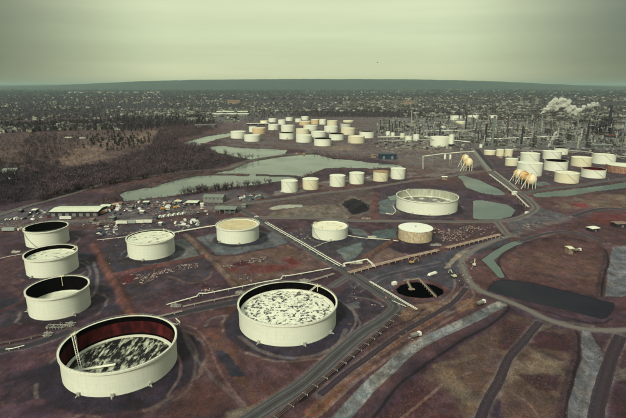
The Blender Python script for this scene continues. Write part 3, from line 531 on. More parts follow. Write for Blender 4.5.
def tank(name, label, x, y, r, h, paint=tw, depth=1, roof=roof_w, inner=inner_dark, fixed=False, pont=True, seg=96, band=None, ladders=(), stair=None, noz=(), gauge=None, group=None, small=False, roof_pitch=.05, girder=True, cat='storage tank', z0=0):
    t = empty(name, (x, y, z0)); tag(t, label, cat, group)
    seg = 40 if small else seg
    if fixed:
        MB().lathe([(r*.998, -.4), (r, 0), (r, h)], seg).build('shell', paint, t, True)
        MB().lathe([(r+.25, h-.25), (r+.28, h+.02), (r*.5, h+r*roof_pitch*.55), (.01, h+r*roof_pitch)], seg).build('roof', roof, t, True)
        if not small:
            m = MB(); m.cyl((0, 0, h+r*roof_pitch-.1), .7, 1.2, 12); m.build('vent', steel, t)
    else:
        MB().lathe([(r+.02, -.4), (r, 0), (r, h), (r-.35, h)], seg).build('shell', paint, t, True)
        b = band if band else None
        if b:
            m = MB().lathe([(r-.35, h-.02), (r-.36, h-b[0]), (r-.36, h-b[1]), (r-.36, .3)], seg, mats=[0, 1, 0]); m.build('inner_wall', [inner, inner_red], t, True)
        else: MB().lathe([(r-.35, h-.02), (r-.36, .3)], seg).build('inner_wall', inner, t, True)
        if girder: MB().lathe([(r+.03, h-1.0), (r+.75, h-.85), (r+.75, h+.12), (r-.25, h+.14)] if not small else [(r, h-.8), (r+.3, h-.8), (r+.3, h+.1), (r-.3, h+.1)], seg).build('wind_girder', rimw, t, True)
        if not small:
            m = MB(); nr_ = 72
            for k in range(nr_): a = 2*pi*k/nr_; m.box(((r+.68)*cos(a), (r+.68)*sin(a), h+.62), (.07, .07, 1.05), a)
            for zz_ in (h+.65, h+1.12): m.lathe([(r+.65, zz_-.03), (r+.71, zz_-.03), (r+.71, zz_+.03), (r+.65, zz_+.03), (r+.65, zz_-.03)], 72)
            m.build('handrail', steel, t)
        zr = h-depth; rr = r-.6
        f = empty('floating_roof', (0, 0, zr)); f.parent = t
        MB().lathe([(rr*.93 if pont else rr, .0), (.01, .12)], seg).build('deck', roof, f, True)
        if pont: MB().lathe([(rr, -.6), (rr, .45), (rr-.15, .55), (rr*.93, .5), (rr*.93, -.05)], seg).build('pontoon', rimw, f, True)
        if not small and pont:
            for k in range(1, 4):
                m = MB(); a = k*2.1+x; m.cyl((rr*.6*cos(a), rr*.6*sin(a), .02), .6, .5, 10); m.build('deck_hatch', steel, f)
    for (a0, r1_, a1, z1) in ladders:
        a0, a1 = radians(a0), radians(a1); m = MB()
        p0 = np.array((cos(a0)*(r-.5), sin(a0)*(r-.5), h+.4)); p1 = np.array((cos(a1)*r1_, sin(a1)*r1_, h-depth+z1)); d = p1-p0; u = np.array((-d[1], d[0], 0)); u /= np.linalg.norm(u)
        for s_ in (-.55, .55): m.tube([p0+u*s_, p1+u*s_], .16, 5)
        nst = int(np.linalg.norm(d)/1.2)
        for k in range(nst+1): q = p0+d*k/nst; m.tube([q-u*.55, q+u*.55], .1, 4)
        m.build('rolling_ladder', rimw, t)
    if stair:
        a0, a1 = map(radians, stair); m = MB(); k_ = 26; P = []
        for k in range(k_+1):
            a = a0+(a1-a0)*k/k_; z = h*k/k_; m.box(((r+.4)*cos(a), (r+.4)*sin(a), z), (.7, .6, .12), a); P.append(((r+.75)*cos(a), (r+.75)*sin(a), z+1))
        m.tube([((r+.4)*cos(a0+(a1-a0)*k/k_), (r+.4)*sin(a0+(a1-a0)*k/k_), h*k/k_-.1) for k in range(k_+1)], .16, 4); m.build('stair', steel if not small else rimw, t); MB().tube(P, .07, 4).build('handrail', steel, t)
    for a in noz:
        a = radians(a); m = MB(); m.box(((r+.45)*cos(a), (r+.45)*sin(a), 1.2), (1.1, 1.5, 1.9), a); m.tube([((r+.5)*cos(a), (r+.5)*sin(a), .9), ((r+2.2)*cos(a), (r+2.2)*sin(a), .7)], .35, 8); m.build('nozzle', steel, t)
    if gauge is not None:
        a = radians(gauge); m = MB(); m.box(((r-.4)*cos(a), (r-.4)*sin(a), h+.5), (2.2, 3.4, .18), a)
        for s_ in (-1, 1):
            for q in (-1, 1): X = (r-.4)+s_*1.05; m.tube([(X*cos(a)-q*1.6*sin(a), X*sin(a)+q*1.6*cos(a), h+.5), (X*cos(a)-q*1.6*sin(a), X*sin(a)+q*1.6*cos(a), h+1.6)], .06, 4)
        m.tube([((r-1)*cos(a), (r-1)*sin(a), h-depth*.6), ((r-1)*cos(a), (r-1)*sin(a), h+1.8)], .22, 8); m.build('gauge_platform', twarm, t)
    return t
K = TK
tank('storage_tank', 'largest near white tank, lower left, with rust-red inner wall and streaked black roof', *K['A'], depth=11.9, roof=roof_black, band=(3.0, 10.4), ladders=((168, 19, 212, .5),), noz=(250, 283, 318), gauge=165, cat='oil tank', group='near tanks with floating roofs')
_m = MB(); _m.tube([(-23.5, -10.5, 0), (-2, -3.5, 0)], .5, 5); _m.tube([(-23.3, -11.3, 0), (-1.8, -4.3, 0)], .3, 5)
_a = [o for o in COL.objects if o.get('label', '').startswith('largest near white tank')][0]; _b = _m.build('roof_beam', rimw, _a); _b.location = (0, 0, 2.2)
tank('storage_tank', 'large white tank with black-speckled white floating roof beside the main road', *K['B'], depth=5.2, roof=roof_speck, ladders=((52, 6, 60, .5),), noz=(240, 291, 330), gauge=50, cat='oil tank', group='near tanks with floating roofs')
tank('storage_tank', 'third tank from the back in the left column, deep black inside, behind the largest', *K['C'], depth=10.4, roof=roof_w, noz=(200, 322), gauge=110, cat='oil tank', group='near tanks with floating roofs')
tank('storage_tank', 'middle white tank of the left column with a shallow smeared white roof', *K['D'], depth=3.6, roof=roof_smear, ladders=((35, 4, 40, .3),), noz=(250,), gauge=38, cat='oil tank', group='near tanks with floating roofs')
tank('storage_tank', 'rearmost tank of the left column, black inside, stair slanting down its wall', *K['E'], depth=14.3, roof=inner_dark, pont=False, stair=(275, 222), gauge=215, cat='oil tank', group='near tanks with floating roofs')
tank('storage_tank', 'full white tank with dark smears on its roof, left of the tan-roofed tank', *K['F'], depth=1.3, roof=roof_smear, ladders=((48, 5, 50, .3),), noz=(215, 268), gauge=70, cat='oil tank', group='near tanks with floating roofs')
tank('storage_tank', 'white tank with dusty tan roof standing in the grey-green basin', *K['G'], depth=.8, roof=roof_tan, noz=(225, 280), gauge=48, cat='oil tank', group='near tanks with floating roofs')
tank('storage_tank', 'small low white tank with brown-flecked full roof right of the diagonal pipes', *K['H'], depth=.35, roof=roof_rust, gauge=150, stair=(240, 195), girder=False, noz=(270,), cat='oil tank', group='near tanks with floating roofs')
tank('storage_tank', 'very wide white tank with pale inner wall and wet grey roof beside the green pond', *K['I'], depth=8.6, roof=roof_grey, inner=inner_light, ladders=((125, 20, 130, .4),), noz=(232, 262, 300), gauge=118, cat='oil tank', group='near tanks with floating roofs')
tank('storage_tank', 'small closed tank with clean white top and rusty tan wall', *K['J'], paint=trust, roof=mat('clean_white_roof', (.80, .82, .72), .6, .05, .2), fixed=True, roof_pitch=.03, stair=(330, 290), cat='oil tank')
def pxtank(xl, xr, yt, yb, label, paint=tw, fixed=True, name='storage_tank', cat='oil tank', open_=0, roof=None, group=None, pitch=.06, inner=inner_dark, **kw):
    """a tank from its outline: left, right, top of the front wall and front foot, in photo pixels"""
    xc = (xl+xr)/2; fx, fy = G(xc, yb); d = hypot(fx, fy); zc = fy*CP+ALT*SP; r = (xr-xl)/2*zc/F*.99; h = max(3, (yb-yt)*zc/F/cos(PITCH+atan((yb-209)/F))*.97)
    k = (d+r)/d; z = kw.pop('z0', 0)
    return tank(name, label, fx*k, fy*k, r, h, paint, roof=roof or roof_w, fixed=fixed and not open_, small=True, depth=min(open_ or 1, h-.8), inner=inner, group=group, cat=cat, roof_pitch=pitch, pont=bool(open_ and open_ < 4), z0=z, **kw)
# the row of six along the lake bank
ROWG = 'six white tanks in a row along the lake bank'
for (a, b, c, d, lb, pt) in [(281.2,297.8,181.8,192.8,'first and leftmost of the six tanks along the lake bank',tw),(302.3,318.8,180,190,'second tank of the lake bank row, slightly cream walled',tcream),(329.4,345.4,176.5,187,'third tank of the lake bank row, clean white',tw),
                         (349,364.2,173.8,184.3,'fourth tank of the lake bank row, just right of the third',tw),(372.7,388,172.3,181.7,'fifth tank of the lake bank row with rusty brown roof edge',tcream),(390.2,405.2,169.4,179.4,'last and rightmost white tank of the lake bank row',tw)]:
    pxtank(a, b, c, d, lb, pt, group=ROWG, pitch=.05, roof=mat('rusty_roof_edge', (.34, .22, .13), .8, .3, .3) if 'rusty' in lb else roof_w, stair=(300, 250))
# the far left cluster
c1 = lambda a, b, t, d: (225+a/7.825, 225+b/7.825, 112+t/7.825, 112+d/7.825); c2 = lambda a, b, t, d: (300+a/7.825, 300+b/7.825, 112+t/7.825, 112+d/7.825); c3 = lambda a, b, t, d: (375+a/7.825, 375+b/7.825, 112+t/7.825, 112+d/7.825)
c4 = lambda a, b, t, d: (450+a/6.956, 450+b/6.956, 112+t/6.956, 112+d/6.956); c6 = lambda a, b, t, d: (480+a/7.825, 480+b/7.825, 140+t/7.825, 140+d/7.825); c7 = lambda a, b, t, d: (546+a/7.825, 546+b/7.825, 140+t/7.825, 140+d/7.825)
CL = 'distant tank cluster behind the creek'
for q, lb, pt, op in [(c1(45,168,155,212),'white tank at the left end of the distant cluster, on the creek bank',tw,0),(c1(150,280,184,238),'white tank with brown top edge in front of the tan tank, by the creek',tw,0),(c1(187,250,116,158),'small white tank partly hidden behind the tan tank of the cluster',tw,0),
    (c1(212,322,128,172),'tan orange tank at the left of the distant cluster',ttan,0),(c1(337,423,100,142),'white tank right of the tan one in the second rank of the cluster',tw,0),(c1(275,338,70,98),'small cream tank behind the left rank of the cluster',tcream,0),(c1(340,405,52,80),'small white tank at the back left of the cluster',tw,0),
    (c1(415,478,62,98),'small white tank fourth from left in the back rank of the cluster',tw,0),(c1(475,533,44,70),'tiny white tank farthest back near the left of the cluster',tw,0),(c1(437,546,106,156),'white tank right behind the open black-rimmed one of the cluster',tw,0),(c1(424,546,166,217),'white open tank with black rim line in the front rank of the cluster',tw,5),
    ((295.7,309.6,129.3,135.4),'cream tank behind the wide front white one of the cluster',tcream,0),((295.7,312.1,135.6,143),'wide white tank in the middle of the front rank of the cluster',tw,0),((295.2,302,118.8,122.3),'pale little tank in the back rank mid cluster',tw,0),((299,311,121.5,125.5),'tan topped tank in the back middle of the cluster',ttan,0),
    (c2(25,140,107,146),'white tank behind the middle of the cluster with cream top edge',tw,0),(c2(108,247,212,270),'frontmost white open tank of the cluster with dark rim',tw,5),(c2(85,207,156,200),'white tank directly left behind the frontmost tank of the cluster',tw,0),(c2(187,298,114,160),'white tank in the third rank right of cluster centre',tw,0),
    (c2(210,295,70,108),'cream tank in the back rank right of cluster centre',tcream,0),(c2(225,345,174,222),'white tank right of the frontmost one of the cluster',tw,4),(c2(315,400,92,125),'grey-white open tank in the back right of the cluster',tgrey,4),(c2(318,433,129,180),'cream white tank in the second rank at right of the cluster',tcream,0),
    (c2(372,507,194,247),'cream tank at the front right of the cluster',twarm,0),(c2(462,580,156,205),'white tank at the far right end of the cluster',tw,4),(c2(150,205,58,98),'white tank beside the tan-topped ones at the back of the cluster',tw,0),(c2(10,70,36,62),'faint white tank farthest back in mid cluster',tw,0),(c2(335,420,68,82),'low wide pale tank behind the right side of the cluster',tcream,0),
    (c2(85,150,60,96),'tan tank between two pale ones at the back of the cluster',ttan,0),(c1(548,600,56,80),'small white tank at the back centre of the cluster',tw,0)]:
    pxtank(*q, lb, pt, open_=op, group=CL, pitch=.05, roof=(roof_rust if pt in (ttan, twarm, tcream) else roof_w))
# mid tanks by the refinery
for q, lb, pt in [(c3(195,232,170,205),'small cream tank left of the pair of white tanks before the refinery',tcream),(c3(233,290,190,237),'left white tank of the pair before the refinery',tw),(c3(295,347,177,228),'right white tank of the pair before the refinery',tw),(c3(85,118,152,186),'small round white tank left of the refinery pair',tw),(c3(125,155,162,187),'smaller white tank next to the small round one',tw),
    (c3(510,572,112,125),'low flat white tank beyond the one with the turret',tw),(c4(0,85,28,57),'left white block tank of the three far tanks behind the refinery',tw),(c4(120,200,25,53),'middle white tank of the three far tanks behind the refinery',tw),(c4(268,325,25,56),'right small white tank of the three far tanks behind the refinery',tw),(c4(38,105,66,88),'pale low tank below the left of the three far tanks',tcream),
    (c4(203,225,225,248),'tiny white tank standing alone by the rail road',tw),(c4(235,315,272,300),'low tan tank at the left of the yellowish trio',tcream),(c4(320,372,262,308),'middle yellowish tank of the trio behind the spheres',twarm),(c4(378,432,262,312),'right yellowish tank of the trio behind the spheres',twarm),(c4(382,468,328,376),'small cream tank just left of the right-hand tank farm',tcream)]:
    pxtank(*q, lb, pt, group='tanks near the refinery')
t = pxtank(*c3(428,580,200,272), 'wide white tank with a small turret on its right edge before the refinery', tw, group='tanks near the refinery', pitch=.08)
r_ = 16; m = MB(); m.cyl((24, -14, 6), 5.5, 22, 16); m.build('turret', tw, t); m = MB(); m.cyl((-14, -8, 16), 9, 5, 20); m.build('raised_hatch', tw, t)
# right-hand tank farm
RG = 'tanks of the right-hand tank farm'
for q, lb, pt, op, rf in [(c6(313,458,110,180),'white closed tank with a slanting stair at the left back of the right-hand farm',tw,0,roof_w),(c6(285,475,188,285),'big white closed tank behind the three spheres',tw,0,roof_w),(c6(490,627,93,155),'white closed tank behind the open black-topped one',tw,0,roof_w),(c6(500,674,170,245),'white open tank with black inside in the middle of the right-hand farm',tw,6,roof_w),
    (c7(62,165,66,115),'small white tank farthest back in the right-hand farm',tw,3,roof_w),(c7(195,345,142,210),'cream tank with brown-flecked roof right of the open black one',tcream,0,roof_rust),(c7(357,530,116,190),'large greenish white tank at the back right of the farm',tw,2,roof_w),(c7(65,245,264,340),'cream tank at the front centre of the right-hand farm',tcream,1,roof_rust),
    (c7(275,452,235,300),'white open tank with dark red inside at the front right of the farm',tw,4,roof_redr),(c7(470,690,205,262),'low rusty red-walled tank at the right edge of the photo',tred,0,roof_w)]:
    pxtank(*q, lb, pt, open_=op, roof=rf, group=RG, inner=(inner_red if 'red inside' in lb else inner_dark), pitch=.06, stair=(300, 240))
# spheres on legs
def sphere(xc, yc, rp, yfoot, label, col, tilt=True):
    x, y = G(xc, yfoot); zc = y*CP+ALT*SP; r = rp*zc/F; zc_ = (yfoot-yc)*zc/F/.97; zc_ = max(zc_, r*1.12)
    r *= 1.08; t = empty('sphere_tank', (x, y, 0)); tag(t, label, 'gas tank', 'spherical gas tanks on legs')
    m = MB().ball((0, 0, zc_), r, 20); m.build('sphere', mat(*col), t, True)
    for k in range(8):
        a = 2*pi*k/8; m = MB(); m.tube([(r*.92*cos(a), r*.92*sin(a), -.3), (r*.92*cos(a), r*.92*sin(a), zc_)], .36, 8); m.build('leg', rimw, t)
    m = MB(); m.tube([(-r*2.0, -r*.9, 0), (-r*.55, -r*.3, zc_+r*.8)], .28, 6); m.tube([(-r*2.0, -r*.9+1.1, 0), (-r*.55, -r*.3+1.1, zc_+r*.8)], .15, 6); m.build('stair', rimw, t)
    m = MB(); m.cyl((0, 0, zc_+r*.97), r*.16, 1.4, 10); m.build('top_platform', steel, t)
cA = ('sphere_cream_paint', (.80, .74, .54), .5, .15, .08, (.55, .36, .16)); cB = ('sphere_orange_rust', (.68, .44, .20), .6, .2, .1, (.42, .2, .07)); cC = ('sphere_white_paint', (.80, .72, .52), .5, .1, .08, (.66, .42, .18)); 
sphere(517.6, 174.2, 4.6, 181.0, 'palest cream sphere, rearmost of the three behind the canal bridge', cA); sphere(523.4, 176.2, 4.6, 183.6, 'rusty orange sphere between the two paler spheres', cB); sphere(530.0, 179.6, 5.1, 188.0, 'front cream sphere with rusty streaks nearest the canal', cC)
sphere(464.6, 158.6, 3.6, 166.6, 'cream sphere at the back of the pair left of the rail road', cA); sphere(467.8, 162.6, 4.1, 170.6, 'yellowish sphere at the front of the pair left of the rail road', ('sphere_yellow_paint', (.82, .72, .48), .5, .1, .08, (.62, .40, .16)))
for q in [(453.0,150.6,2.0,156),]: pass
for xx_, lb in ((456.8, 'left of the two small upright white vessels by the conveyor'), (462.1, 'right of the two small upright white vessels by the conveyor')):
    xx_ -= 12; x, y = G(xx_, 159.4); t = empty('upright_vessel', (x, y, 0)); tag(t, lb, 'vessel', 'two small upright vessels'); MB().lathe([(.01, .5), (1.9, .8), (1.9, 9), (1.2, 10), (.01, 10.4)], 20).build('shell', tw, t, True); m = MB()
    for k in range(4): a = k*pi/2+.7; m.box((1.5*cos(a), 1.5*sin(a), .4), (.4, .4, 1.4))
    m.build('skirt', rimw, t)
for (xx_, yy_, rp, lb) in ((453.6, 136.2, 2.0, 'lone small white ball tank left of the rail road'), (376+77.5-1, 136.6, .01, '')):
    if rp > .1:
        x, y = G(xx_, yy_+2.2); zc = y*CP+ALT*SP; t = empty('ball_tank', (x, y, 0)); tag(t, lb, 'gas tank'); r = rp*zc/F; MB().ball((0, 0, r*1.15), r, 14).build('sphere', tw, t, True); m = MB()
        for k in range(6): a = k*pi/3; m.tube([(r*.8*cos(a), r*.8*sin(a), 0), (r*.8*cos(a), r*.8*sin(a), r)], .35, 6)
        m.build('support', rimw, t)
# ================================================================ pipes, manifolds, walls
def P3(pts, z): return [(*G(p[0], p[1], z if len(p) < 3 else p[2]), z if len(p) < 3 else p[2]) for p in pts]
def pipeline(label, pts, z=1.2, r=.45, step=9, m=white_pipe, name='pipeline', cat='pipeline', group=None, n=1, gap=1.2):
    P = P3(pts, z); t = empty(name, (P[0][0], P[0][1], 0)); tag(t, label, cat, group); o = np.array((P[0][0], P[0][1], 0))
    for k in range(n):
        off = (k-(n-1)/2)*gap; Q = []
        for i, p in enumerate(P):
            a = np.array(P[max(0, i-1)]); b = np.array(P[min(len(P)-1, i+1)]); d = b-a; u = np.array((-d[1], d[0], 0)); u /= np.linalg.norm(u)+1e-9; Q.append(np.array(p)+u*off-o)
        MB().tube(Q, r*.72, 7).build('pipe', m, t)
    for a, b in zip(P[:-1], P[1:]):
        a = np.array(a); b = np.array(b); l = np.linalg.norm(b-a); k_ = max(1, int(l/step)); d = (b-a)/l; w_ = gap*n+r*2
        for k in range(k_):
            q = a+(b-a)*(k+.5)/k_-o; rz = atan2(d[1], d[0]); mm = MB(); u = np.array((-d[1], d[0], 0))
            for s_ in (-.5, .5): mm.box((q[0]+u[0]*w_*s_*.8, q[1]+u[1]*w_*s_*.8, q[2]/2-.2), (.3, .3, q[2]+.2), rz)
            mm.box((q[0], q[1], q[2]-r-.12), (.4, w_, .22), rz)
            if k % 1 == 0: mm.build('support', steel, t)
    return t
pipeline('white pipe with two raised jogs running between the tan-roofed tank basin and the speckled-roof tank', [(167,304.5),(197,296.3),(199,293.3),(207,293.3),(262,282.3),(281,279,1.4),(282.5,276,1.4),(289,275.6),(312,271.6),(331,268)], 1.3, .55, 10)
pipeline('lower rusty white pipe parallel to the jogged one, passing behind the speckled-roof tank', [(183,306.5),(205,301.5),(240,294.5)], .9, .3, 10, n=2, gap=1.1, m=mat('weathered_pipe', (.34, .30, .26), .7, .3, .5))
pipeline('short pair of pipes right of the speckled-roof tank near the road junction', [(300,283.5),(318,278.5),(334,273.5)], .9, .3, 10, n=3, gap=1.0, m=mat('weathered_pipe', (.34, .30, .26), .7, .3, .5))
pipeline('twin white diagonal pipes beside the main road, left of the small low tank', [(266,222.5),(279,230),(293,237.8),(308,246.5),(324,256),(341,265.6)], 1.2, .5, 11, n=2, gap=2.6)
pipeline('boxy white pipe loop at the junction corner, in front of the small low tank', [(344,266.5),(344,263.5),(356,261.5),(367,259.2),(372,263.5),(374,266.5)], 1.8, .5, 8, n=2, gap=1.2)
pipeline('thin white pipe from the small low tank towards the rusty-walled tank', [(347,235.3),(362,237.8),(372,238.6),(384,239.2),(398,241.0)], 1.2, .4, 12)
pipeline('thin white pipe running left from the small low tank to the diagonal pipes', [(341,238.6),(325,242.5),(314,247)], 1, .3, 12)
pipeline('pale elbow pipe left of the very wide tank', [(386,213.6),(393,214.2),(396,211),(393,206)], 1.2, .5, 9)
pipeline('double pipe rail along the main road bend, west of the dark pit', [(370,281.5),(390,293.2),(402,300.6),(417,309.3)], 1.1, .35, 8, n=2, gap=1.2)
pipeline('long dark red pipe bundle following the right side of the main road downhill', [(400,311.5),(382,329.5),(363,346),(340,365),(320,381),(300,397.5),(282,412),(270,422)], .8, .26, 7, n=3, gap=.9, m=mat('rusty_red_pipe', (.11, .075, .075), .8, .35, .6, (.24, .21, .19), thr=(.55, .65)))
pipeline('short white end of the pipe rail above the gravel strip', [(392,300.6),(406,306.5)], 1.5, .25, 8)
pipeline('long pale pipe running behind the white-roofed tanks at the left', [(171,233),(185,230.4),(204,227.2),(217,225.2)], 1.4, .6, 10, n=2, gap=1.2)
pipeline('pale pipe on the left, between the left column tanks and the first basin', [(97,240),(110,238.6),(127,236.6)], 1.2, .35, 10)
pipeline('thin rusty pipe running left of the third left column tank', [(-10,261),(8,256.5),(22,254)], 1, .3, 10)
pipeline('white pipe with end valve in the lower left near the photo edge', [(6,349.2),(13,348.4),(24,345.5)], .9, .4, 7)
pipeline('rusty pipes running from the lower left manifold towards the photo edge', [(0,343),(20,339.5),(42,334.5)], .7, .25, 8, n=3, gap=.9, m=mat('rusty_red_pipe', (.16, .09, .09)))
pipeline('low brown pipes behind the largest near tank, reaching the dike road', [(118,327.5),(150,318.5),(182,311)], .8, .28, 9, n=2, gap=1.0, m=mat('weathered_pipe', (.34, .30, .26)))
pipeline('white bent pipe at the right rim side of the largest near tank', [(168,322.5),(177,324.5),(180,322.3),(176,318.5)], 1.6, .4, 8)
pipeline('pale pipes in the narrow strip beside the pond road, top of the very wide tank', [(423,165),(423,160),(423.4,156.8)], 3, .6, 10, m=rimw)
RACK = mat('sun_bleached_pipe', (.42, .32, .26), .7, .25, .4, (.24, .15, .12), thr=(.5, .62))
pipeline('long beige pipe rack on a low berm, left half, before the small rusty-walled tank', [(349,272.6),(377,264.6),(410,256.2),(438,250)], 1.6, .4, 6, n=4, gap=1.1, m=RACK, name='pipe_rack', cat='pipe rack')
pipeline('long beige pipe rack on a low berm, right half, reaching the road fork', [(446.5,247.8),(470,241.8),(500,234.4)], 1.6, .4, 6, n=4, gap=1.1, m=RACK, name='pipe_rack', cat='pipe rack')
def manifold(px, py, label, wpx=14, dpx=5, seed=1, m=rimw):
    rs = random.Random(seed); x, y = G(px, py); s_ = mpp(py); t = empty('pipe_manifold', (x, y, 0)); tag(t, label, 'manifold', 'valve manifolds beside the pipes'); W = wpx*s_*.7; Dp = dpx*s_*1.1; m = steel if m is rimw and seed % 2 else m
    for k in range(6):
        a = -W/2+W*k/5; q = rs.uniform(.6, 1.8); MB().tube([(a, -Dp/2, .3), (a, -Dp/2, q), (a, Dp/2*rs.uniform(.2, 1), q), (a, Dp/2, .3)], .15, 6).build('riser', m, t)
    for k in range(3): yy_ = -Dp/2+Dp*(k+.5)/3; MB().tube([(-W/2-1, yy_, .9+k*.3), (W/2+1, yy_, .9+k*.3)], .16, 6).build('header', m, t)
    for k in range(5):
        a = rs.uniform(-W/2, W/2); b = rs.uniform(-Dp/2, Dp/2); mm = MB(); mm.cyl((a, b, .6), .5, .7, 10); mm.cyl((a, b, 1.2), .12, 1.1, 6); mm.lathe([(.5, 2.3), (.62, 2.35), (.5, 2.4)], 12, (a, b, 0)); mm.build('valve', steel, t)
manifold(56, 328, 'tangle of valves and grey pipes between the third left tank and the largest tank', 20, 6, 2, steel); manifold(70, 326, 'cluster of white risers touching the rim side of the largest tank', 10, 6, 3); manifold(48, 336, 'small valve group left of the largest tank', 8, 5, 4, steel)
manifold(176, 307, 'valve station under the left end of the jogged white pipe', 10, 4, 5); manifold(240, 294, 'valve station just behind the left rim of the speckled-roof tank', 8, 4, 6, steel); manifold(304, 282, 'valve station behind the right rim of the speckled-roof tank', 9, 3, 7)
manifold(356, 264, 'valve station under the boxy pipe loop', 14, 3, 8); manifold(436, 246, 'rubbly valve station between the two halves of the beige rack', 12, 3, 9, steel); manifold(372, 238, 'small pale valve station between the small low tank and the rusty-walled tank', 9, 3, 10); manifold(366, 219.5, 'valve station below the dark coal pile beside the road', 10, 2, 11, RACK)
manifold(16, 253, 'small valve station left of the rear tanks at the photo edge', 8, 2.5, 12); manifold(315, 233, 'pale fittings left of the small low tank', 6, 5, 13); manifold(96, 214+10, 'pale fittings behind the left column tanks', 8, 3, 14, steel)
# the pit: two timber jetties and a boom
wood = mat('weathered_timber', (.26, .21, .16), .85, .3, .8)
def jetty(label, p, q, wd=2.6, z=1.6, head=None):
    wd *= .55; z = .75
    a = np.array(G(*p)); b = np.array(G(*q)); t = empty('jetty', (a[0], a[1], 0)); tag(t, label, 'jetty', 'timber jetties in the dark pit'); d = b-a; l = np.hypot(*d); rz = atan2(d[1], d[0]); c = d/2
    MB().box((c[0], c[1], z), (l, wd, .3), rz).build('deck', wood, t)
    for k in range(int(l/4)+1):
        for s_ in (-1, 1): q_ = d*(k*4/l); MB().tube([(q_[0]-sin(rz)*s_*wd*.45, q_[1]+cos(rz)*s_*wd*.45, -3.2), (q_[0]-sin(rz)*s_*wd*.45, q_[1]+cos(rz)*s_*wd*.45, z)], .18, 6).build('pile', wood, t)
    for s_ in (-1, 1): MB().tube([(-sin(rz)*s_*wd*.5, cos(rz)*s_*wd*.5, z+.9), (d[0]-sin(rz)*s_*wd*.5, d[1]+cos(rz)*s_*wd*.5, z+.9)], .05, 5).build('rail', steel, t)
    if head: MB().box((d[0], d[1], z+.3), head, rz).build('platform', wood, t)
jetty('short jetty ending in a square platform at the left of the dark pit', (406.5, 281), (411.5, 290.5), 2.4, 1.8, (2.6, 4.4, .4)); jetty('longer jetty crossing the dark pit to its front bank', (419, 280), (436, 298), 2.4, 1.8); jetty('low pale walkway along the back edge of the dark pit', (403.5, 281.5), (419, 279.5), 3, 1.2)
def obj1(name, mb, m, label, cat, group=None, loc=(0, 0, 0), rz=0):
    o = mb.build(name, m); o.location = loc; o.rotation_euler = (0, 0, rz); return tag(o, label, cat, group)
whitem = mat('white_sheeting', (.78, .79, .68), .6, .1, .5); tarp = mat('pale_tarpaulin', (.50, .54, .44), .7, .2, .4)
x, y = G(432.5, 274.3); obj1('boat_trailer', MB().box((0, 0, .8), (9, 2.2, 1.2), 0, 0, .85).box((-4.8, 0, .4), (2, .3, .3)), whitem, 'long low white trailer parked behind the dark pit', 'trailer', loc=(x, y, 0), rz=radians(36))
x, y = G(394.3, 284.8); obj1('storage_box', MB().box((0, 0, 1), (3.4, 2.4, 2)).box((0, 0, 2.1), (3.6, 2.6, .2)), whitem, 'small white box on the bank left of the dark pit', 'box', loc=(x, y, 0), rz=.5)
# stockpiles
def heap(name, P, h, m, label, cat, seed, n=34):
    W = GP(P); cx = sum(p[0] for p in W)/len(W); cy = sum(p[1] for p in W)/len(W); xs = [p[0]-cx for p in W]; ys = [p[1]-cy for p in W]; X = np.linspace(min(xs)-3, max(xs)+3, n*2); Y = np.linspace(min(ys)-3, max(ys)+3, n)
    xx, yy = np.meshgrid(X, Y); f = xx.ravel(); g = yy.ravel(); wv = (fbm(f, g, 9, seed, 4)-.5)*6; sd = sd_poly(f+wv, g+wv, [(p[0]-cx, p[1]-cy) for p in W]); z = h*sstep(0, 9, -sd)*(.5+fbm(f, g, 7, seed+3, 4))-.4*(sd > 0)-.05
    mb = MB(); mb.v = [(float(a), float(b), float(c)) for a, b, c in zip(f, g, z)]; k = n*2
    mb.f = [[i*k+j, i*k+j+1, (i+1)*k+j+1, (i+1)*k+j] for i in range(n-1) for j in range(k-1)]; mb.m = [0]*len(mb.f); o = mb.build(name, m, smooth=True); o.location = (cx, cy, 0); return tag(o, label, cat)
heap('coal_pile', [(342,204),(346,200.5),(356,200),(368,204.5),(369.5,209),(360,212.5),(352,214)], 5, mat('black_coal', (.013, .011, .016), .9, .4, .3, bump=.3), 'dark coal heap beside the road left of the very wide tank', 'coal heap', 5)
heap('gravel_heap', [(269,208),(274,206.2),(290,205),(302,205.2),(302.5,206.8),(285,208.3),(272,209.6)], 2.5, mat('pale_gravel', A(176,180,150), .9, .2, .3, bump=.2), 'long flat pale gravel heap near the river road', 'gravel heap', 9)
for i_, (P, c, lb) in enumerate([([(231,263.5),(240,261),(253,260),(255,263.5),(243,266.5),(234,267)], (74,38,42), 'dark red scrap heap in the middle of the rusty yard'), ([(283,260),(290,258),(300,262),(298,265.5),(289,263.5)], (100,44,42), 'curved rust-red soil heap at the right of the rusty yard'),
    ([(121,276.5),(130,272.5),(139,274),(138,280.5),(128,283.5),(121,281)], (84,40,40), 'red-brown rubble heap in the yard in front of the first basin'), ([(199,286.5),(205,283.5),(211,285.5),(209,291),(201,291)], (62,32,38), 'small dark red rubble heap above the jogged pipe')]):
    heap('rubble_heap', P, 1.6, mat('rubble_%s' % ['red', 'rust', 'brown', 'maroon'][i_], A(*c), .9, .35, .4, A(110,84,74), bump=.3, thr=(.6, .7)), lb, 'rubble heap', 20+i_, 26)
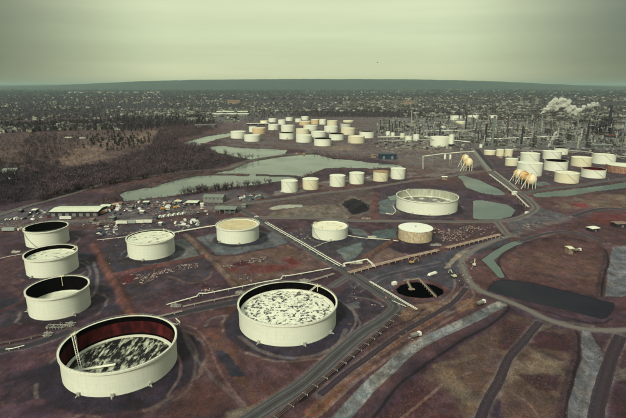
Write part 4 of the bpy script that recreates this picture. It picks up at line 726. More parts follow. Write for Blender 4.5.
# scrap strewn over the yards: one thing per spread of pieces nobody could count
def scrap(P, n, label, seed, s=(1.2, 3.2), pal=None):
    rs = random.Random(seed); mb = MB(); k = 0; W = GP(P); xs = [p[0] for p in W]; ys = [p[1] for p in W]; cl = [(rs.uniform(min(xs), max(xs)), rs.uniform(min(ys), max(ys))) for _ in range(9)]
    while k < n:
        c = rs.choice(cl); x = rs.gauss(c[0], (max(xs)-min(xs))*.1); y = rs.gauss(c[1], (max(ys)-min(ys))*.1)
        if sd_poly(np.array([x]), np.array([y]), W)[0] > 0: k += .2; continue
        L_ = rs.uniform(*s); mb.box((x, y, rs.uniform(.1, .5)), (L_, rs.uniform(.2, .7), rs.uniform(.25, .8)), rs.uniform(0, pi), rs.randrange(3)); k += 1
    o = mb.build('scrap', [mat('scrap_pale', A(190,172,150), .8, .25, .5), mat('scrap_brown', A(120,84,70), .8, .3, .5), mat('scrap_grey', A(110,108,106), .8, .3, .5)]); return tag(o, label, 'scrap', kind='stuff')
scrap([(222,267),(226,264),(252,259),(272,256),(276,259),(255,263),(232,268)], 220, 'pale scrap strips along the top of the rusty yard', 1, (.7, 3.0)); scrap([(118,273),(150,270),(198,263),(200,267),(160,275),(146,286),(126,288)], 330, 'pale scrap and pipe offcuts strewn over the yard before the first basin', 2, (.7, 3.0))
scrap([(434,227),(470,226),(498,227),(498,232),(470,239),(440,244),(434,240)], 520, 'dark and pale rubble field right of the rusty-walled tank', 3, (.6, 2.2)); scrap([(197,284),(214,282),(220,289),(204,293)], 40, 'pale scrap by the small maroon heap', 4); scrap([(232,276),(246,272),(256,280),(246,283)], 36, 'loose debris in the lower rusty yard', 5)
scrap([(108,207),(120,202),(175,200),(240,205),(235,214),(150,217),(112,219)], 650, 'assorted yard clutter between the long warehouse and the green-roofed building', 6, (1, 3.4)); scrap([(380,143),(420,141),(430,150),(480,150),(470,160),(400,156),(378,150)], 420, 'pale scattered debris ahead of the refinery', 7, (3, 9)); scrap([(290,150),(300,148),(320,147.5),(350,149),(372,151),(360,156),(330,153),(300,152)], 120, 'debris along the lake shore below the tank cluster', 8, (2, 7))
scrap([(-20,222),(60,220),(120,221),(190,214),(215,213),(215,221),(176,231),(100,238),(98,228),(60,226),(-10,236)], 420, 'clutter and parts lying around the car parks behind the first basin', 12, (.8, 2.6)); scrap([(98,256),(126,240),(120,268),(112,276)], 30, 'few loose parts beside the first basin', 13, (.6, 1.6)); scrap([(344,298),(352,284),(386,306),(380,320),(350,342)], 26, 'loose parts on the dark ground right of the speckled-roof tank', 14, (.5, 1.6)); scrap([(470,150),(540,150),(626,150),(626,178),(540,186),(500,176)], 240, 'dark and pale clutter between the tanks of the right-hand farm', 15, (1.5, 5)); scrap([(225,140),(290,118),(380,118),(385,145),(300,148)], 260, 'clutter between the tanks of the distant cluster', 16, (2, 6)); scrap([(396,334),(420,330),(424,338),(402,344)], 40, 'rubble around the white truck by the stone ditch', 17, (.4, 1.4)); scrap([(380,286),(384,300),(398,302),(396,292)], 20, 'loose parts on the left bank of the dark pit', 18, (.5, 1.5)); scrap([(440,262),(480,250),(486,280),(455,284)], 60, 'loose rubble beside the haul road bends', 19, (.5, 1.8)); scrap([(276,228),(292,226),(312,232),(312,240),(300,241)], 60, 'pipe offcuts left of the small low tank', 9, (1, 3)); scrap([(510,226),(540,214),(560,214),(530,228),(512,233)], 60, 'pale rubble by the road fork at right', 10, (1.5, 4)); scrap([(334,205),(340,200),(350,197),(370,200),(373,208),(372,216),(356,216)], 60, 'pale rubble round the coal heap', 11, (1, 3))
pipeline('bright white pipe bridge slanting down past the pointed treatment pond', [(489.6,174.3),(502,183.6),(514.5,193.3),(528.5,207)], 2.2, .5, 14, n=2, gap=1.5, m=whitem, cat='pipe bridge', name='pipe_bridge')
pipeline('grey pipe bundle left of the rail road, above the treatment pond', [(494,171),(506,180),(518,189.5)], 1.2, .5, 12, n=3, gap=1.6, m=steel)
pipeline('grey pipe bundle running from the refinery down between the spheres', [(473,150),(481,160),(490,171)], 1.5, .6, 14, n=4, gap=1.8, m=steel)
t = pipeline('tall elevated white pipe bridge before the refinery, turning down at its left end', [(423,168.5,1),(423,156.3,24),(440,154,24),(462,152,24),(474,151.6,24)], 24, .7, 46, n=2, gap=2, m=rimw, cat='pipe bridge', name='pipe_bridge')
# ================================================================ buildings
glass = mat('dark_window', (.02, .022, .025), .15, .1, 1); doorm = mat('door_grey', (.20, .20, .20), .6, .1, 1)
def building(px, py, wpx, d, h, label, wall, roof, rz=0, gable=1.2, doors=2, wins=6, name='building', cat='building', group=None, open_=False, ht=None):
    x, y = G(px, py); W = wpx*mpp(py)*1.02; rz = rz+0; t = empty(name, (x-sin(rz)*0, y+d/2, 0), rz); tag(t, label, cat, group)
    if open_:
        for i in range(5):
            for s_ in (-1, 1): MB().box((-W/2+W*i/4*.98+.2, s_*d/2*.95, h/2), (.35, .35, h)).build('post', steel, t)
        MB().box((W*.2, 0, h*.35), (W*.5, d*.7, h*.7)).build('wall', wall, t)
    else: MB().box((0, 0, h/2-.2), (W, d, h+.4)).build('wall', wall, t)
    m = MB(); g = gable; e_ = .5; n = 0; m.v = [(-W/2-e_, -d/2-e_, h), (W/2+e_, -d/2-e_, h), (W/2+e_, 0, h+g), (-W/2-e_, 0, h+g), (W/2+e_, d/2+e_, h), (-W/2-e_, d/2+e_, h)]
    m.v += [(a, b, c+.35) for a, b, c in m.v]; m.f = [[0, 1, 2, 3], [3, 2, 4, 5], [6, 9, 8, 7], [9, 11, 10, 8], [0, 6, 7, 1], [4, 10, 11, 5], [0, 3, 9, 6], [3, 5, 11, 9], [1, 7, 8, 2], [2, 8, 10, 4]]; m.m = [0]*10; m.build('roof', roof, t)
    if not open_:
        for i in range(doors): MB().box((-W/2+W*(i+.5)/max(doors, 1), -d/2-.06, h*.32), (min(4, W/6), .16, h*.62)).build('door', doorm, t)
        for i in range(wins): MB().box((-W/2+W*(i+.5)/wins+W/wins*.25, -d/2-.05, h*.74), (W/wins*.35, .12, h*.18)).build('window', glass, t)
    return t
rw = mat('white_metal_roof', (.66, .70, .56), .5, .12, .25, (.40, .42, .34), thr=(.58, .7)); rg = mat('green_grey_roof', A(136,148,124), .6, .15, .3); wl = mat('pale_wall', A(150,154,134), .8, .15, .5); wgy = mat('grey_wall', A(100,104,96), .8, .2, .5)
wdk = mat('dark_wall', A(60,58,60), .8, .2, .5); rtan = mat('tan_roof', A(150,130,108), .8, .15, .3); wtan = mat('tan_wall', A(160,140,112), .8, .15, .5); teal = mat('teal_wall', A(44,70,80), .7, .15, .5); rred = mat('dark_red_roof', A(110,44,46), .8, .2, .4)
building(74, 216.5, 47, 24, 5.5, 'long low warehouse with pale green-white roof at the left', wdk, rw, .02, 1.4, 7, 12, 'warehouse', 'warehouse')
building(105, 210.6, 9, 9, 5, 'small pale-roofed shed right of the long warehouse', wgy, rw, .1, .8, 1, 3, 'shed', 'shed'); building(34, 212.8, 4, 6, 3, 'tiny white-roofed hut left of the long warehouse', wdk, whitem, .05, .4, 1, 1, 'hut', 'hut')
building(213.5, 202.6, 19.5, 17, 6.5, 'grey-green roofed workshop with a white door by the river trees', wl, rg, -.05, 1.5, 1, 5, 'workshop', 'workshop'); building(225.5, 213.8, 20.5, 15, 5, 'open-sided canopy with grey-green roof behind the tan-roofed tank', wgy, rg, -.08, 1.2, 0, 0, 'canopy', 'canopy', open_=True)
building(192, 205.5, 11, 11, 3.5, 'white flat-roofed shed left of the grey-green workshop', wdk, rw, -.05, .5, 2, 3, 'shed', 'shed'); building(201.6, 206.8, 2.8, 4, 3.6, 'tiny white cube hut between the shed and the workshop', whitem, whitem, .2, .2, 1, 0, 'hut', 'hut')
building(594.5, 231.6, 9.5, 7, 3, 'white-roofed shed on the red ground at the far right', wdk, whitem, .35, .4, 1, 2, 'shed', 'shed'); building(622, 227.5, 13, 9, 3.6, 'tan-roofed shed at the right edge of the photo', wdk, rtan, .12, .5, 1, 3, 'shed', 'shed')
building(570.4, 254.4, 4.4, 6, 5.2, 'small tall cream hut on the brown island field', wtan, mat('cream_roof', (.72,.70,.52), .6, .1, .5), .1, .4, 1, 1, 'hut', 'hut')
for _px, _py, _w, _d, _h, _wl, _rf, _lb in [(120,206,4,6,3,wl,rtan,'small tan-roofed hut in the upper left of the big yard'),(131,209.5,3.5,5,3,wgy,rg,'grey-roofed hut in the middle of the big yard'),(146,205,5,6,3.4,wdk,rw,'pale-roofed hut near the river in the big yard'),(142,214,4,5,3,wl,whitem,'white hut behind the line of trailers'),
    (168,205.5,5,5,3,wgy,rtan,'tan-roofed hut below the river trees'),(155,220.5,4,5,3.4,wgy,mat('teal_roof',A(70,90,92),.7,.2,.4),'blue-green roofed hut right of the trailers line'),(160.5,226,3,4,3,wl,whitem,'white hut just behind the smeared-roof tank'),(178,203.5,6,5,2.6,wdk,rw,'low pale-roofed lean-to left of the white shed'),
    (244,207.5,4,5,3,wl,rg,'grey-roofed hut right of the open canopy'),(20,213,3,5,3,wdk,rg,'grey-roofed hut at the far left of the yard'),(112,221,5,6,3.4,wgy,rg,'grey-roofed hut left of the trailers line'),(92,222.3,4,5,3,wl,rtan,'tan-roofed hut below the right end of the long warehouse')]:
    building(_px, _py, _w, _d, _h, _lb, _wl, _rf, random.uniform(-.2, .2), .5, 1, 2, 'hut', 'hut')
building(388, 159.3, 16.5, 16, 10, 'blue-teal building with pale green panel on the lake shore', teal, mat('teal_roof', A(70,90,92), .7, .2, .4), 0, .6, 2, 4, 'pump_house', 'building'); building(373.5, 157.8, 5, 10, 6, 'small cream shed left of the teal building', wtan, rtan, 0, .5, 1, 1, 'shed', 'shed')
building(444.8, 180, 5, 7, 4.5, 'small cream hut beside the road behind the very wide tank', wtan, whitem, -.1, .4, 1, 1, 'hut', 'hut'); building(515, 195.2, 3, 5, 4, 'tiny white hut on the white pipe bridge', whitem, whitem, .6, .3, 1, 0, 'hut', 'hut')
building(234, 104, 12.5, 40, 30, 'broad beige block standing above the town left of centre', wtan, rtan, 0, 1, 0, 12, 'apartment_block', 'building'); building(409, 104.5, 11, 45, 28, 'broad beige block standing above the town right of centre', wtan, rtan, 0, 1, 0, 10, 'apartment_block', 'building')
building(230, 116.2, 35, 55, 9, 'long white-roofed hall, front one of the pair behind the creek', wl, rw, .03, 3, 6, 14, 'industrial_hall', 'hall'); building(232, 113.4, 30, 45, 9, 'long white-roofed hall, rear one of the pair behind the creek', wl, rw, .03, 3, 6, 12, 'industrial_hall', 'hall')
building(258, 125.0, 22, 26, 5, 'thin flat white-roofed shed behind the tan orange tank', wdk, whitem, .06, .6, 3, 6, 'shed', 'shed'); building(205, 127.5, 20, 24, 8, 'grey-roofed hall at the wood edge left of the tank cluster', wgy, rg, 0, 1.5, 3, 6, 'industrial_hall', 'hall')
building(612, 139.6, 9, 16, 9, 'dark red roofed shed at the right behind the refinery', wdk, rred, 0, 2, 1, 4, 'shed', 'shed'); building(600, 148.3, 17, 26, 7, 'low pale roofed hall in the refinery at right', wgy, rg, -.03, 2, 2, 6, 'industrial_hall', 'hall'); building(68, 139.5, 8, 16, 5, 'small cream-roofed shed on the brown hill', wtan, rw, .05, 1, 1, 3, 'shed', 'shed')
building(9, 174, 13, 14, 6, 'grey-green roofed house in the woods at the left edge', wl, rg, .1, 2.5, 1, 4, 'house', 'house'); building(8, 182.4, 5, 8, 5, 'small white-roofed hut in the woods at the left edge', wdk, rw, .1, 1, 1, 2, 'hut', 'hut'); building(82, 139.8, 6, 12, 4, 'tiny pale shed beside the cream shed on the hill', wdk, whitem, .05, 1, 1, 1, 'shed', 'shed')
for i, (px, py, wp, h) in enumerate([(532.5,104.5,3.2,56),(536.5,105.5,3,40),(540,104.2,4,34),(526.5,105.5,3,30),(547,103,4,28),(521,104.5,3.5,26),(431,103.2,3,30),(504,105,4,24),(596,104,4,26),(615,101,4,22),(560,101,4,22)]):
    building(px, py, wp, 26, h, ['tallest grey slab of the small downtown behind the steam', 'second tower just right of the tallest downtown slab', 'wide tower right of the two tallest downtown slabs', 'low tower left of the tallest downtown slab', 'broad block left of the steam top', 'leftmost low block of the small downtown', 'lone slim tower right of the beige block', 'grey block at the left edge of downtown', 'grey block beyond the steam tail', 'pale block far right on the skyline', 'grey block directly behind the steam'][i], wl if i % 2 else wgy, rg, 0, .8, 0, 4, 'tower_block', 'building')
# ================================================================ vehicles
tyre = mat('tyre_rubber', (.02, .02, .02), .8, .1, 1); glz = mat('car_glass', (.02, .025, .03), .1, .05, 1)
def mk(name, parts):
    t = empty(name, (0, 0, 0))
    for n, mb, m in parts: mb.build(n, m, t)
    return t
def wheelset(L_, W, r=.34, n=2):
    o = []
    for i in range(n):
        for s_ in (-1, 1):
            m = MB(); x_ = -L_*.31+L_*.62*i/(n-1); m.lathe([(.01, -.12), (r, -.12), (r, .12), (.01, .12)], 12); m.v = [(a+x_, c+s_*W*.46, b+r) for a, b, c in m.v]; o.append(('wheel', m, tyre))
    return o
def car(c, nm): p = mat('paint_'+nm, c, .35, .06, .5, spec=.5); return mk('car', [('body', MB().box((0, 0, .68), (4.5, 1.8, .72), 0, 0, .95), p), ('cabin', MB().box((-.2, 0, 1.28), (2.4, 1.6, .5), 0, 0, .78), glz), ('cabin_roof', MB().box((-.2, 0, 1.56), (1.85, 1.25, .07)), p)]+wheelset(4.5, 1.8))
def van(c, nm): p = mat('paint_'+nm, c, .35, .06, .5, spec=.5); return mk('van', [('body', MB().box((-.3, 0, 1.35), (4.6, 2.0, 2.0), 0, 0, .95), p), ('hood', MB().box((2.5, 0, .9), (1.1, 1.9, 1.0), 0, 0, .9), p), ('windscreen', MB().box((2.02, 0, 1.75), (.12, 1.7, .8)), glz)]+wheelset(5.6, 2.0, .38))
def trailer(c, nm): p = mat('paint_'+nm, c, .45, .1, .5); return mk('truck_trailer', [('box_body', MB().box((0, 0, 2.4), (12, 2.5, 2.7)), p), ('chassis', MB().box((0, 0, .95), (11.5, 1.2, .25)), dsteel), ('landing_leg', MB().box((3.6, 0, .45), (.3, 1.6, .9)), dsteel)]+wheelset(14, 2.5, .5))
def truck(c, nm): p = mat('paint_'+nm, c, .4, .1, .5); return mk('dump_truck', [('cab', MB().box((2.7, 0, 1.7), (1.9, 2.3, 2.0), 0, 0, .9), p), ('windscreen', MB().box((3.62, 0, 2.1), (.1, 1.9, .8)), glz), ('dump_body', MB().box((-.8, 0, 1.75), (4.6, 2.4, 1.3), 0, 0, 1.12), mat('truck_bed_grey', (.22,.20,.18), .8, .3, .8)), ('chassis', MB().box((.2, 0, .85), (7, 1.1, .3)), dsteel)]+wheelset(7.5, 2.5, .5, 3))
def excav(c, nm):
    p = mat('paint_'+nm, c, .5, .15, .5)
    return mk('excavator', [('track', MB().box((0, 1.1, .5), (4.2, .6, .95), 0, 0, .85), tyre), ('track', MB().box((0, -1.1, .5), (4.2, .6, .95), 0, 0, .85), tyre), ('house', MB().box((-.5, 0, 1.7), (3.2, 2.5, 1.2)), p), ('cab', MB().box((.5, .75, 2.6), (1.5, 1.0, 1.4), 0, 0, .85), glz), ('boom', MB().tube([(1, -.2, 2), (3.6, -.2, 4.6), (5.6, -.2, 3.6)], .28, 5), p), ('stick', MB().tube([(5.6, -.2, 3.6), (6.2, -.2, 1.2)], .22, 5), p), ('bucket', MB().box((6.3, -.2, .8), (1.1, 1.1, .9), 0, 0, .7), dsteel)])
W_ = (.78, .78, .72); VP = dict(white_car=car(W_, 'white'), grey_car=car((.30,.31,.31), 'grey'), dark_car=car((.03,.03,.035), 'dark'), red_car=car((.30,.04,.035), 'red'), blue_car=car((.08,.13,.20), 'blue'), white_van=van(W_, 'van_white'), orange_van=van((.62,.30,.06), 'orange'), white_trailer=trailer((.70,.71,.62), 'trailer_white'), rusty_trailer=trailer((.34,.13,.09), 'trailer_rust'), grey_trailer=trailer((.34,.38,.36), 'trailer_grey'), white_truck=truck(W_, 'truck_white'), orange_excavator=excav((.46,.27,.13), 'excavator_orange'), pale_excavator=excav((.60,.58,.44), 'excavator_pale'))
used = set()
def veh(kind, px, py, rz, label, group=None):
    o = VP[kind] if kind not in used else copy_tree(VP[kind]); used.add(kind); x, y = G(px, py); o.location = (x, y, .1); o.rotation_euler = (0, 0, rz)
    for k_ in ('label', 'category', 'group'):
        if k_ in o: del o[k_]
    tag(o, label, kind.split('_')[-1], group); return o
cn = lambda k: k.replace('_', ' ')
for i in range(9): veh(('white_car', 'grey_car', 'white_car', 'dark_car', 'white_van')[i % 5], 7+i*2.25, 219.9-.12*i, 1.4, '%s in the parked row left of the long warehouse' % cn(('white_car', 'grey_car', 'white_car', 'dark_car', 'white_van')[i % 5]), 'vehicles parked in a row left of the long warehouse')
for i in range(12): k = ('white_van', 'white_car', 'white_van', 'grey_car')[i % 4]; veh(k, 160+i*2.35, 217.6-.33*i, 1.35, '%s in the bright parked row along the yard, right of the truck trailers' % cn(k), 'bright row of vehicles along the yard')
rs = random.Random(3); pos = []
def scatter(P, n, kinds, where, group, md=3.2, seed=1, ang=None):
    rs = random.Random(seed); W = GP(P); xs = [p[0] for p in P]; ys = [p[1] for p in P]; k = 0; tr = 0
    while k < n and tr < 4000:
        tr += 1; px, py = rs.uniform(min(xs), max(xs)), rs.uniform(min(ys), max(ys)); x, y = G(px, py)
        if sd_poly(np.array([x]), np.array([y]), W)[0] > 0 or any(hypot(x-a, y-b) < md*1.9 for a, b in pos): continue
        pos.append((x, y)); kd = rs.choice(kinds); veh(kd, px, py, ang if ang is not None else rs.uniform(0, pi), '%s %s' % (cn(kd), where), group); k += 1
CK = ['white_car', 'grey_car', 'grey_car', 'dark_car', 'dark_car', 'white_van', 'red_car', 'blue_car']
scatter([(175,223),(182,221),(199,221),(199,226),(184,230),(176,228)], 26, ['white_car', 'white_van', 'white_car', 'grey_car'], 'in the crowded car park just behind and left of the tan-roofed tank', 'vehicles in the crowded car park', seed=2)
scatter([(108,204),(135,202),(160,202),(160,211),(120,216),(104,218)], 34, CK, 'scattered in the yard right of the long warehouse', 'vehicles scattered in the big yard', seed=3); scatter([(160,203),(186,200),(186,208),(160,212)], 18, CK+['orange_van'], 'in the upper yard below the river trees', 'vehicles in the upper yard', seed=4)
scatter([(27,214),(48,210),(50,219),(28,221)], 14, CK, 'beside the hut left of the long warehouse', 'vehicles beside the small hut', seed=5); scatter([(238,196),(262,194),(264,200),(240,202)], 14, CK, 'in the green-tinted yard right of the workshop', 'vehicles in the green-tinted yard', seed=6)
scatter([(196,209),(214,207),(214,216),(196,220)], 6, CK, 'left of the open canopy', 'vehicles left of the open canopy', seed=7); scatter([(272,190),(300,187),(300,191),(276,195)], 5, CK, 'beside the first of the six lake bank tanks', 'vehicles by the lake bank tanks', seed=8)
scatter([(100,226),(118,225),(118,236),(98,238)], 16, ['white_car', 'grey_car', 'dark_car'], 'behind the basin, right of the rear left tank', 'vehicles right of the rear left tank', seed=9); scatter([(300,183),(420,176),(420,174),(300,180)], 6, CK, 'between the lake bank row of tanks and the river road', 'vehicles below the lake bank row', seed=10)
scatter([(590,133),(614,133),(614,137),(590,138)], 8, ['white_car', 'white_van', 'red_car'], 'far off in the car park behind the refinery', 'vehicles behind the refinery', seed=12); scatter([(310,155.0),(300,151.5),(292,152),(296,155)], 5, ['red_car', 'white_car', 'orange_van'], 'on the lake causeway end below the tank cluster', 'vehicles on the causeway', seed=13, md=4)
for i in range(4): veh(('white_trailer', 'grey_trailer', 'white_trailer', 'white_trailer')[i], 122+i*8.2, 224.3-.3*i, .03, ('first and leftmost', 'grey second', 'third', 'last and rightmost')[i]+' trailer of the long line behind the first basin', 'trailers parked end to end behind the first basin')
for i in range(7): k = ('rusty_trailer', 'white_trailer', 'rusty_trailer', 'grey_trailer')[i % 4]; veh(k, 99+i*3.0, 215.2-i*1.6, .9, '%s parked slantwise right of the long warehouse' % cn(k), 'trailers parked slantwise by the warehouse')
veh('grey_trailer', 9, 231.5, .05, 'grey-green container trailer left of the rear left tank'); veh('white_trailer', 58+8, 219.8, .05, 'white trailer backed to the middle of the long warehouse'); veh('white_van', 20.5, 230.3, 1.2, 'white van right of the grey-green container trailer')
veh('orange_excavator', 412, 263.8, .4, 'orange excavator on the grey plain behind the dark pit'); veh('white_truck', 577, 251.6, .3, 'white dump truck beside the cream hut on the island field'); veh('pale_excavator', 474, 266, 1.2, 'pale excavator on the bend of the haul road')
veh('white_truck', 415.5, 337.2, .5, 'white truck amid dark rubble beside the stone ditch'); veh('pale_excavator', 453.5, 277.5, 2, 'pale excavator right of the dark pit'); veh('white_truck', 481, 304.6, .6, 'white truck at the upper end of the stone ditch'); veh('orange_van', 571, 134, .4, 'orange van far off between refinery columns'); veh('white_van', 526.6, 213.6, .7, 'white van on the road bend by the basin pond')
veh('white_car', 256.5, 217.2, .4, 'white car at the top of the main road'); veh('grey_car', 501, 238.5, .4, 'grey car on the haul road near the fork'); veh('dark_car', 418, 334.6, 1.0, 'dark car right beside the white truck on the stone ditch bank'); veh('orange_van', 163, 209.4, .7, 'orange van parked alone in the upper yard')
for k_ in list(VP):
    if k_ not in used:
        for ch in list(VP[k_].children): bpy.data.objects.remove(ch)
        bpy.data.objects.remove(VP[k_])
# ================================================================ refinery
def column(px, pb, pt, rm, c, label, group, cap=True):
    x, y = G(px, pb); zc = y*CP+ALT*SP; h = (pb-pt)*zc/F; t = empty('process_column', (x, y, 0)); tag(t, label, 'column', group)
    MB().lathe([(rm*1.25, 0), (rm*1.25, h*.12), (rm, h*.15), (rm, h*.93), (rm*.6, h*.985), (.01, h)], 14).build('shell', c, t, True); m = MB()
    for k in range(3): z = h*(.4+.25*k); m.lathe([(rm, z), (rm+1.1, z), (rm+1.1, z+.25), (rm, z+.25)], 12)
    m.build('platform', dsteel, t); m = MB(); m.tube([(rm+.5, 0, 0), (rm+.5, 0, h), (0, 0, h+1)], .35, 5); m.build('riser_pipe', steel, t)
def stack(px, pb, pt, rm, c, label, group=None):
    x, y = G(px, pb); zc = y*CP+ALT*SP; h = (pb-pt)*zc/F; t = empty('smokestack', (x, y, 0)); tag(t, label, 'smokestack', group)
    MB().lathe([(rm*1.35, 0), (rm, h*.9), (rm, h)], 16).build('shaft', c, t, True); MB().lathe([(rm*.75, h-.5), (rm*.75, h+.6), (rm*1.15, h+.6), (rm*1.15, h-2), (rm, h-2)], 16).build('rim', dsteel, t)
cg = mat('grey_green_vessel', A(130,140,122), .6, .2, .2); cd = mat('dark_vessel', A(58,56,62), .7, .2, .2); cp = mat('pale_vessel', A(176,178,150), .6, .2, .2); cbn = mat('brown_vessel', A(92,82,76), .7, .2, .2)
stack(608, 131, 106, 3.4, cd, 'tallest dark smokestack at the far right'); stack(492, 146, 117, 2.3, cg, 'tall slim grey smokestack right of the rail road'); stack(484.8, 145, 124, 1.8, cd, 'dark slim smokestack just left of the tall grey one'); stack(577.5, 148, 134.5, 1.7, cp, 'pale smokestack behind the right-hand tank farm')
stack(586, 144, 120, 1.7, cd, 'dark thin smokestack between the pale one and the tallest one'); stack(411, 128, 110, 1.7, cp, 'pale thin smokestack left of the three far tanks'); stack(541, 128, 113.5, 2.6, cg, 'grey smokestack from which the big steam cloud rises'); stack(549.5, 151, 147, 1.8, cg, 'short stack giving off the small steam wisp')
stack(521, 146, 126, 1.7, cd, 'dark thin smokestack in front of the downtown towers'); stack(507, 133, 115, 2, cbn, 'brown smokestack right of the three far tanks'); stack(465.5, 131, 112, 1.7, cd, 'dark thin smokestack between the first two far tanks')
rs = random.Random(11); CL_ = [(cg, 'grey green'), (cd, 'dark'), (cp, 'pale'), (cbn, 'brown')]
ZN = [((378, 412), (126, 134), 'in the left part of the refinery', 16), ((412, 470), (124, 140), 'in the middle of the refinery behind the turret tank', 16), ((470, 540), (124, 146), 'in the refinery between rail road and steam wisp', 24), ((540, 626), (126, 148), 'in the right part of the refinery behind the tank farm', 22)]
for (xa, xb), (ya, yb), wh, n in ZN:
    for i in range(n):
        c, cn_ = rs.choice(CL_); pb = rs.uniform(ya, yb); hp = rs.uniform(4, 13 if pb > 130 else 9); column(rs.uniform(xa, xb), pb, pb-hp, rs.uniform(1, 2.4), c, '%s slim process column %s' % (cn_, wh), 'process columns %s' % wh)
def unit(px, py, wpx, d, h, label, group, seed):
    rs = random.Random(seed); x, y = G(px, py); W = wpx*mpp(py); t = empty('process_unit', (x, y, 0)); tag(t, label, 'process unit', group); nx = max(3, int(W/7)); ny = 3; nz = max(2, int(h/6)); m = MB()
    for i in range(nx+1):
        for j in range(ny+1): m.box((-W/2+W*i/nx, -d/2+d*j/ny, h/2), (.6, .6, h*(.7+.3*((i*7+j*3) % 4)/3)))
    m.build('frame_posts', steel if seed % 2 else dsteel, t)
    m = MB()
    for k in range(1, nz+1):
        z = h*k/nz
        for j in range(ny+1): m.box((W*(((k*5+j*3) % 3)-1)*.22, -d/2+d*j/ny, z-.4), (W*.55, .35, .35))
        m.box((W*rs.uniform(-.2, .2), 0, z), (W*rs.uniform(.2, .5), d*.7, .18))
    m.build('deck', dsteel if seed % 2 else steel, t)
    for k in range(rs.randint(5, 9)):
        a = rs.uniform(-W/2, W/2); b = rs.uniform(-d/2, d/2); r = rs.uniform(1, 2.5); z = h*rs.randint(0, nz-1)/nz; mm = MB()
        if rs.random() < .5: mm.lathe([(.01, 0), (r, .6), (r, h*.8), (.01, h*.8+1)], 12, (a, b, z))
        else:
            mm.lathe([(.01, -5), (r, -4.2), (r, 4.2), (.01, 5)], 12); mm.v = [(c_+a, x_+b, y_+z+r+.3) for x_, y_, c_ in mm.v]
        mm.build('vessel', rs.choice([cg, cp, cbn, cg]), t, True)
    for k in range(3): z = rs.uniform(2, h); mm = MB(); mm.tube([(-W/2*rs.uniform(.2, 1), -d/2-1-k, z), (W/2*rs.uniform(.3, 1), -d/2-1-k, z), (W/2, -d/2-1-k, max(0, z-8))], .3, 5); mm.build('pipe', rs.choice([rimw, steel, dsteel]), t)
for i in range(58):
    zi = rs.choice([0, 1, 2, 2, 3, 3]); (xa, xb), (ya, yb), wh, n = ZN[zi]; py = rs.uniform(ya-2, yb+1); unit(rs.uniform(xa, xb), py, rs.uniform(4, 12), rs.uniform(12, 24), rs.uniform(8, 24), '%s steel framed process unit %s' % (['low', 'tall', 'broad', 'narrow', 'rusty-piped'][i % 5], wh), 'process units %s' % wh, i)
for i, P in enumerate([[(378,137),(420,136),(470,142)], [(378,141),(430,139.5)], [(500,147),(560,141),(626,143)], [(478,133),(540,131),(626,132)], [(420,131),(470,130),(520,127)], [(520,150),(580,151),(626,157)], [(545,136.5),(590,137),(626,139)], [(455,141),(474,144)], [(485,139),(560,136)], [(470,121),(540,119),(626,121)]]):
    pipeline('elevated pipe rack number crossing the refinery'.replace('number ', '')+' '+['along its left front', 'just ahead of the pale debris field', 'behind the right-hand tank farm', 'through its middle right', 'behind the turret tank', 'along the right-hand tank farm edge', 'before the dark red shed', 'beside the ball tank', 'between the tall stacks', 'at its far edge by the steam'][i], P, 6, .8, 26, n=3, gap=2.4, m=[rimw, steel, cg, cbn][i % 4], name='pipe_rack', cat='pipe rack')
def clutter(P, n, label, seed, hh=(1.5, 7)):
    rs = random.Random(seed); mb = MB(); W = GP(P)
    for px, py in inpoly_px(P, n, seed):
        x, y = G(px, py); k = rs.random(); h_ = rs.uniform(*hh); ang = rs.choice((0, pi/2))+.15; mi = rs.randrange(5)
        if k < .35: mb.cyl((x, y, 0), rs.uniform(1, 3.2), h_, 7, mi)
        elif k < .65: mb.box((x, y, h_/2), (rs.uniform(2, 8), rs.uniform(2, 6), h_), ang, mi)
        elif k < .95: mb.box((x, y, h_*.8), (rs.uniform(8, 30), .8, .8), ang, mi)
        else: mb.box((x, y, h_*1.4), (.8, .8, h_*2.4), 0, mi)
    o = mb.build('plant_equipment', [cg, cp, cd, cbn, steel]); return tag(o, label, 'equipment', kind='stuff')
def inpoly_px(P, n, seed):
    r = np.random.default_rng(seed); a = np.array(P, float); o = np.zeros((0, 2))
    while len(o) < n:
        q = r.uniform(a.min(0), a.max(0), (n*2, 2)); q = q[sd_poly(q[:, 0], q[:, 1], P) < 0]; o = np.concatenate([o, q])
    return o[:n]
clutter([(376,136),(378,118),(480,118),(640,118),(640,146),(560,143),(520,148),(480,146),(470,138),(430,136)], 1900, 'dense tangle of low pumps, drums, pipes and sheds filling the refinery', 71)
clutter([(376,148),(376,137),(430,138),(470,142),(474,150),(430,150)], 260, 'low equipment strewn before the refinery', 72, (.8, 3)); clutter([(626,150),(540,147),(500,150),(500,158),(626,160)], 120, 'low equipment behind the right-hand tank farm', 73, (.8, 4))
# steam
steam = bpy.data.materials.new('steam'); steam.use_nodes = True; t = steam.node_tree; t.nodes.clear(); v = t.nodes.new('ShaderNodeVolumePrincipled'); v.inputs['Color'].default_value = (.97, .98, .93, 1); v.inputs['Anisotropy'].default_value = 0
n_ = t.nodes.new('ShaderNodeTexNoise'); n_.inputs['Scale'].default_value = .06; n_.inputs['Detail'].default_value = 5; tc_ = t.nodes.new('ShaderNodeTexCoord'); t.links.new(tc_.outputs['Object'], n_.inputs[0]); q_ = t.nodes.new('ShaderNodeMapRange'); q_.inputs[1].default_value = .36; q_.inputs[2].default_value = .62; q_.inputs[3].default_value = .05; q_.inputs[4].default_value = .9; t.links.new(n_.outputs[0], q_.inputs[0]); t.links.new(q_.outputs[0], v.inputs['Density'])
o_ = t.nodes.new('ShaderNodeOutputMaterial'); t.links.new(v.outputs[0], o_.inputs['Volume']); SC.cycles.volume_bounces = 4
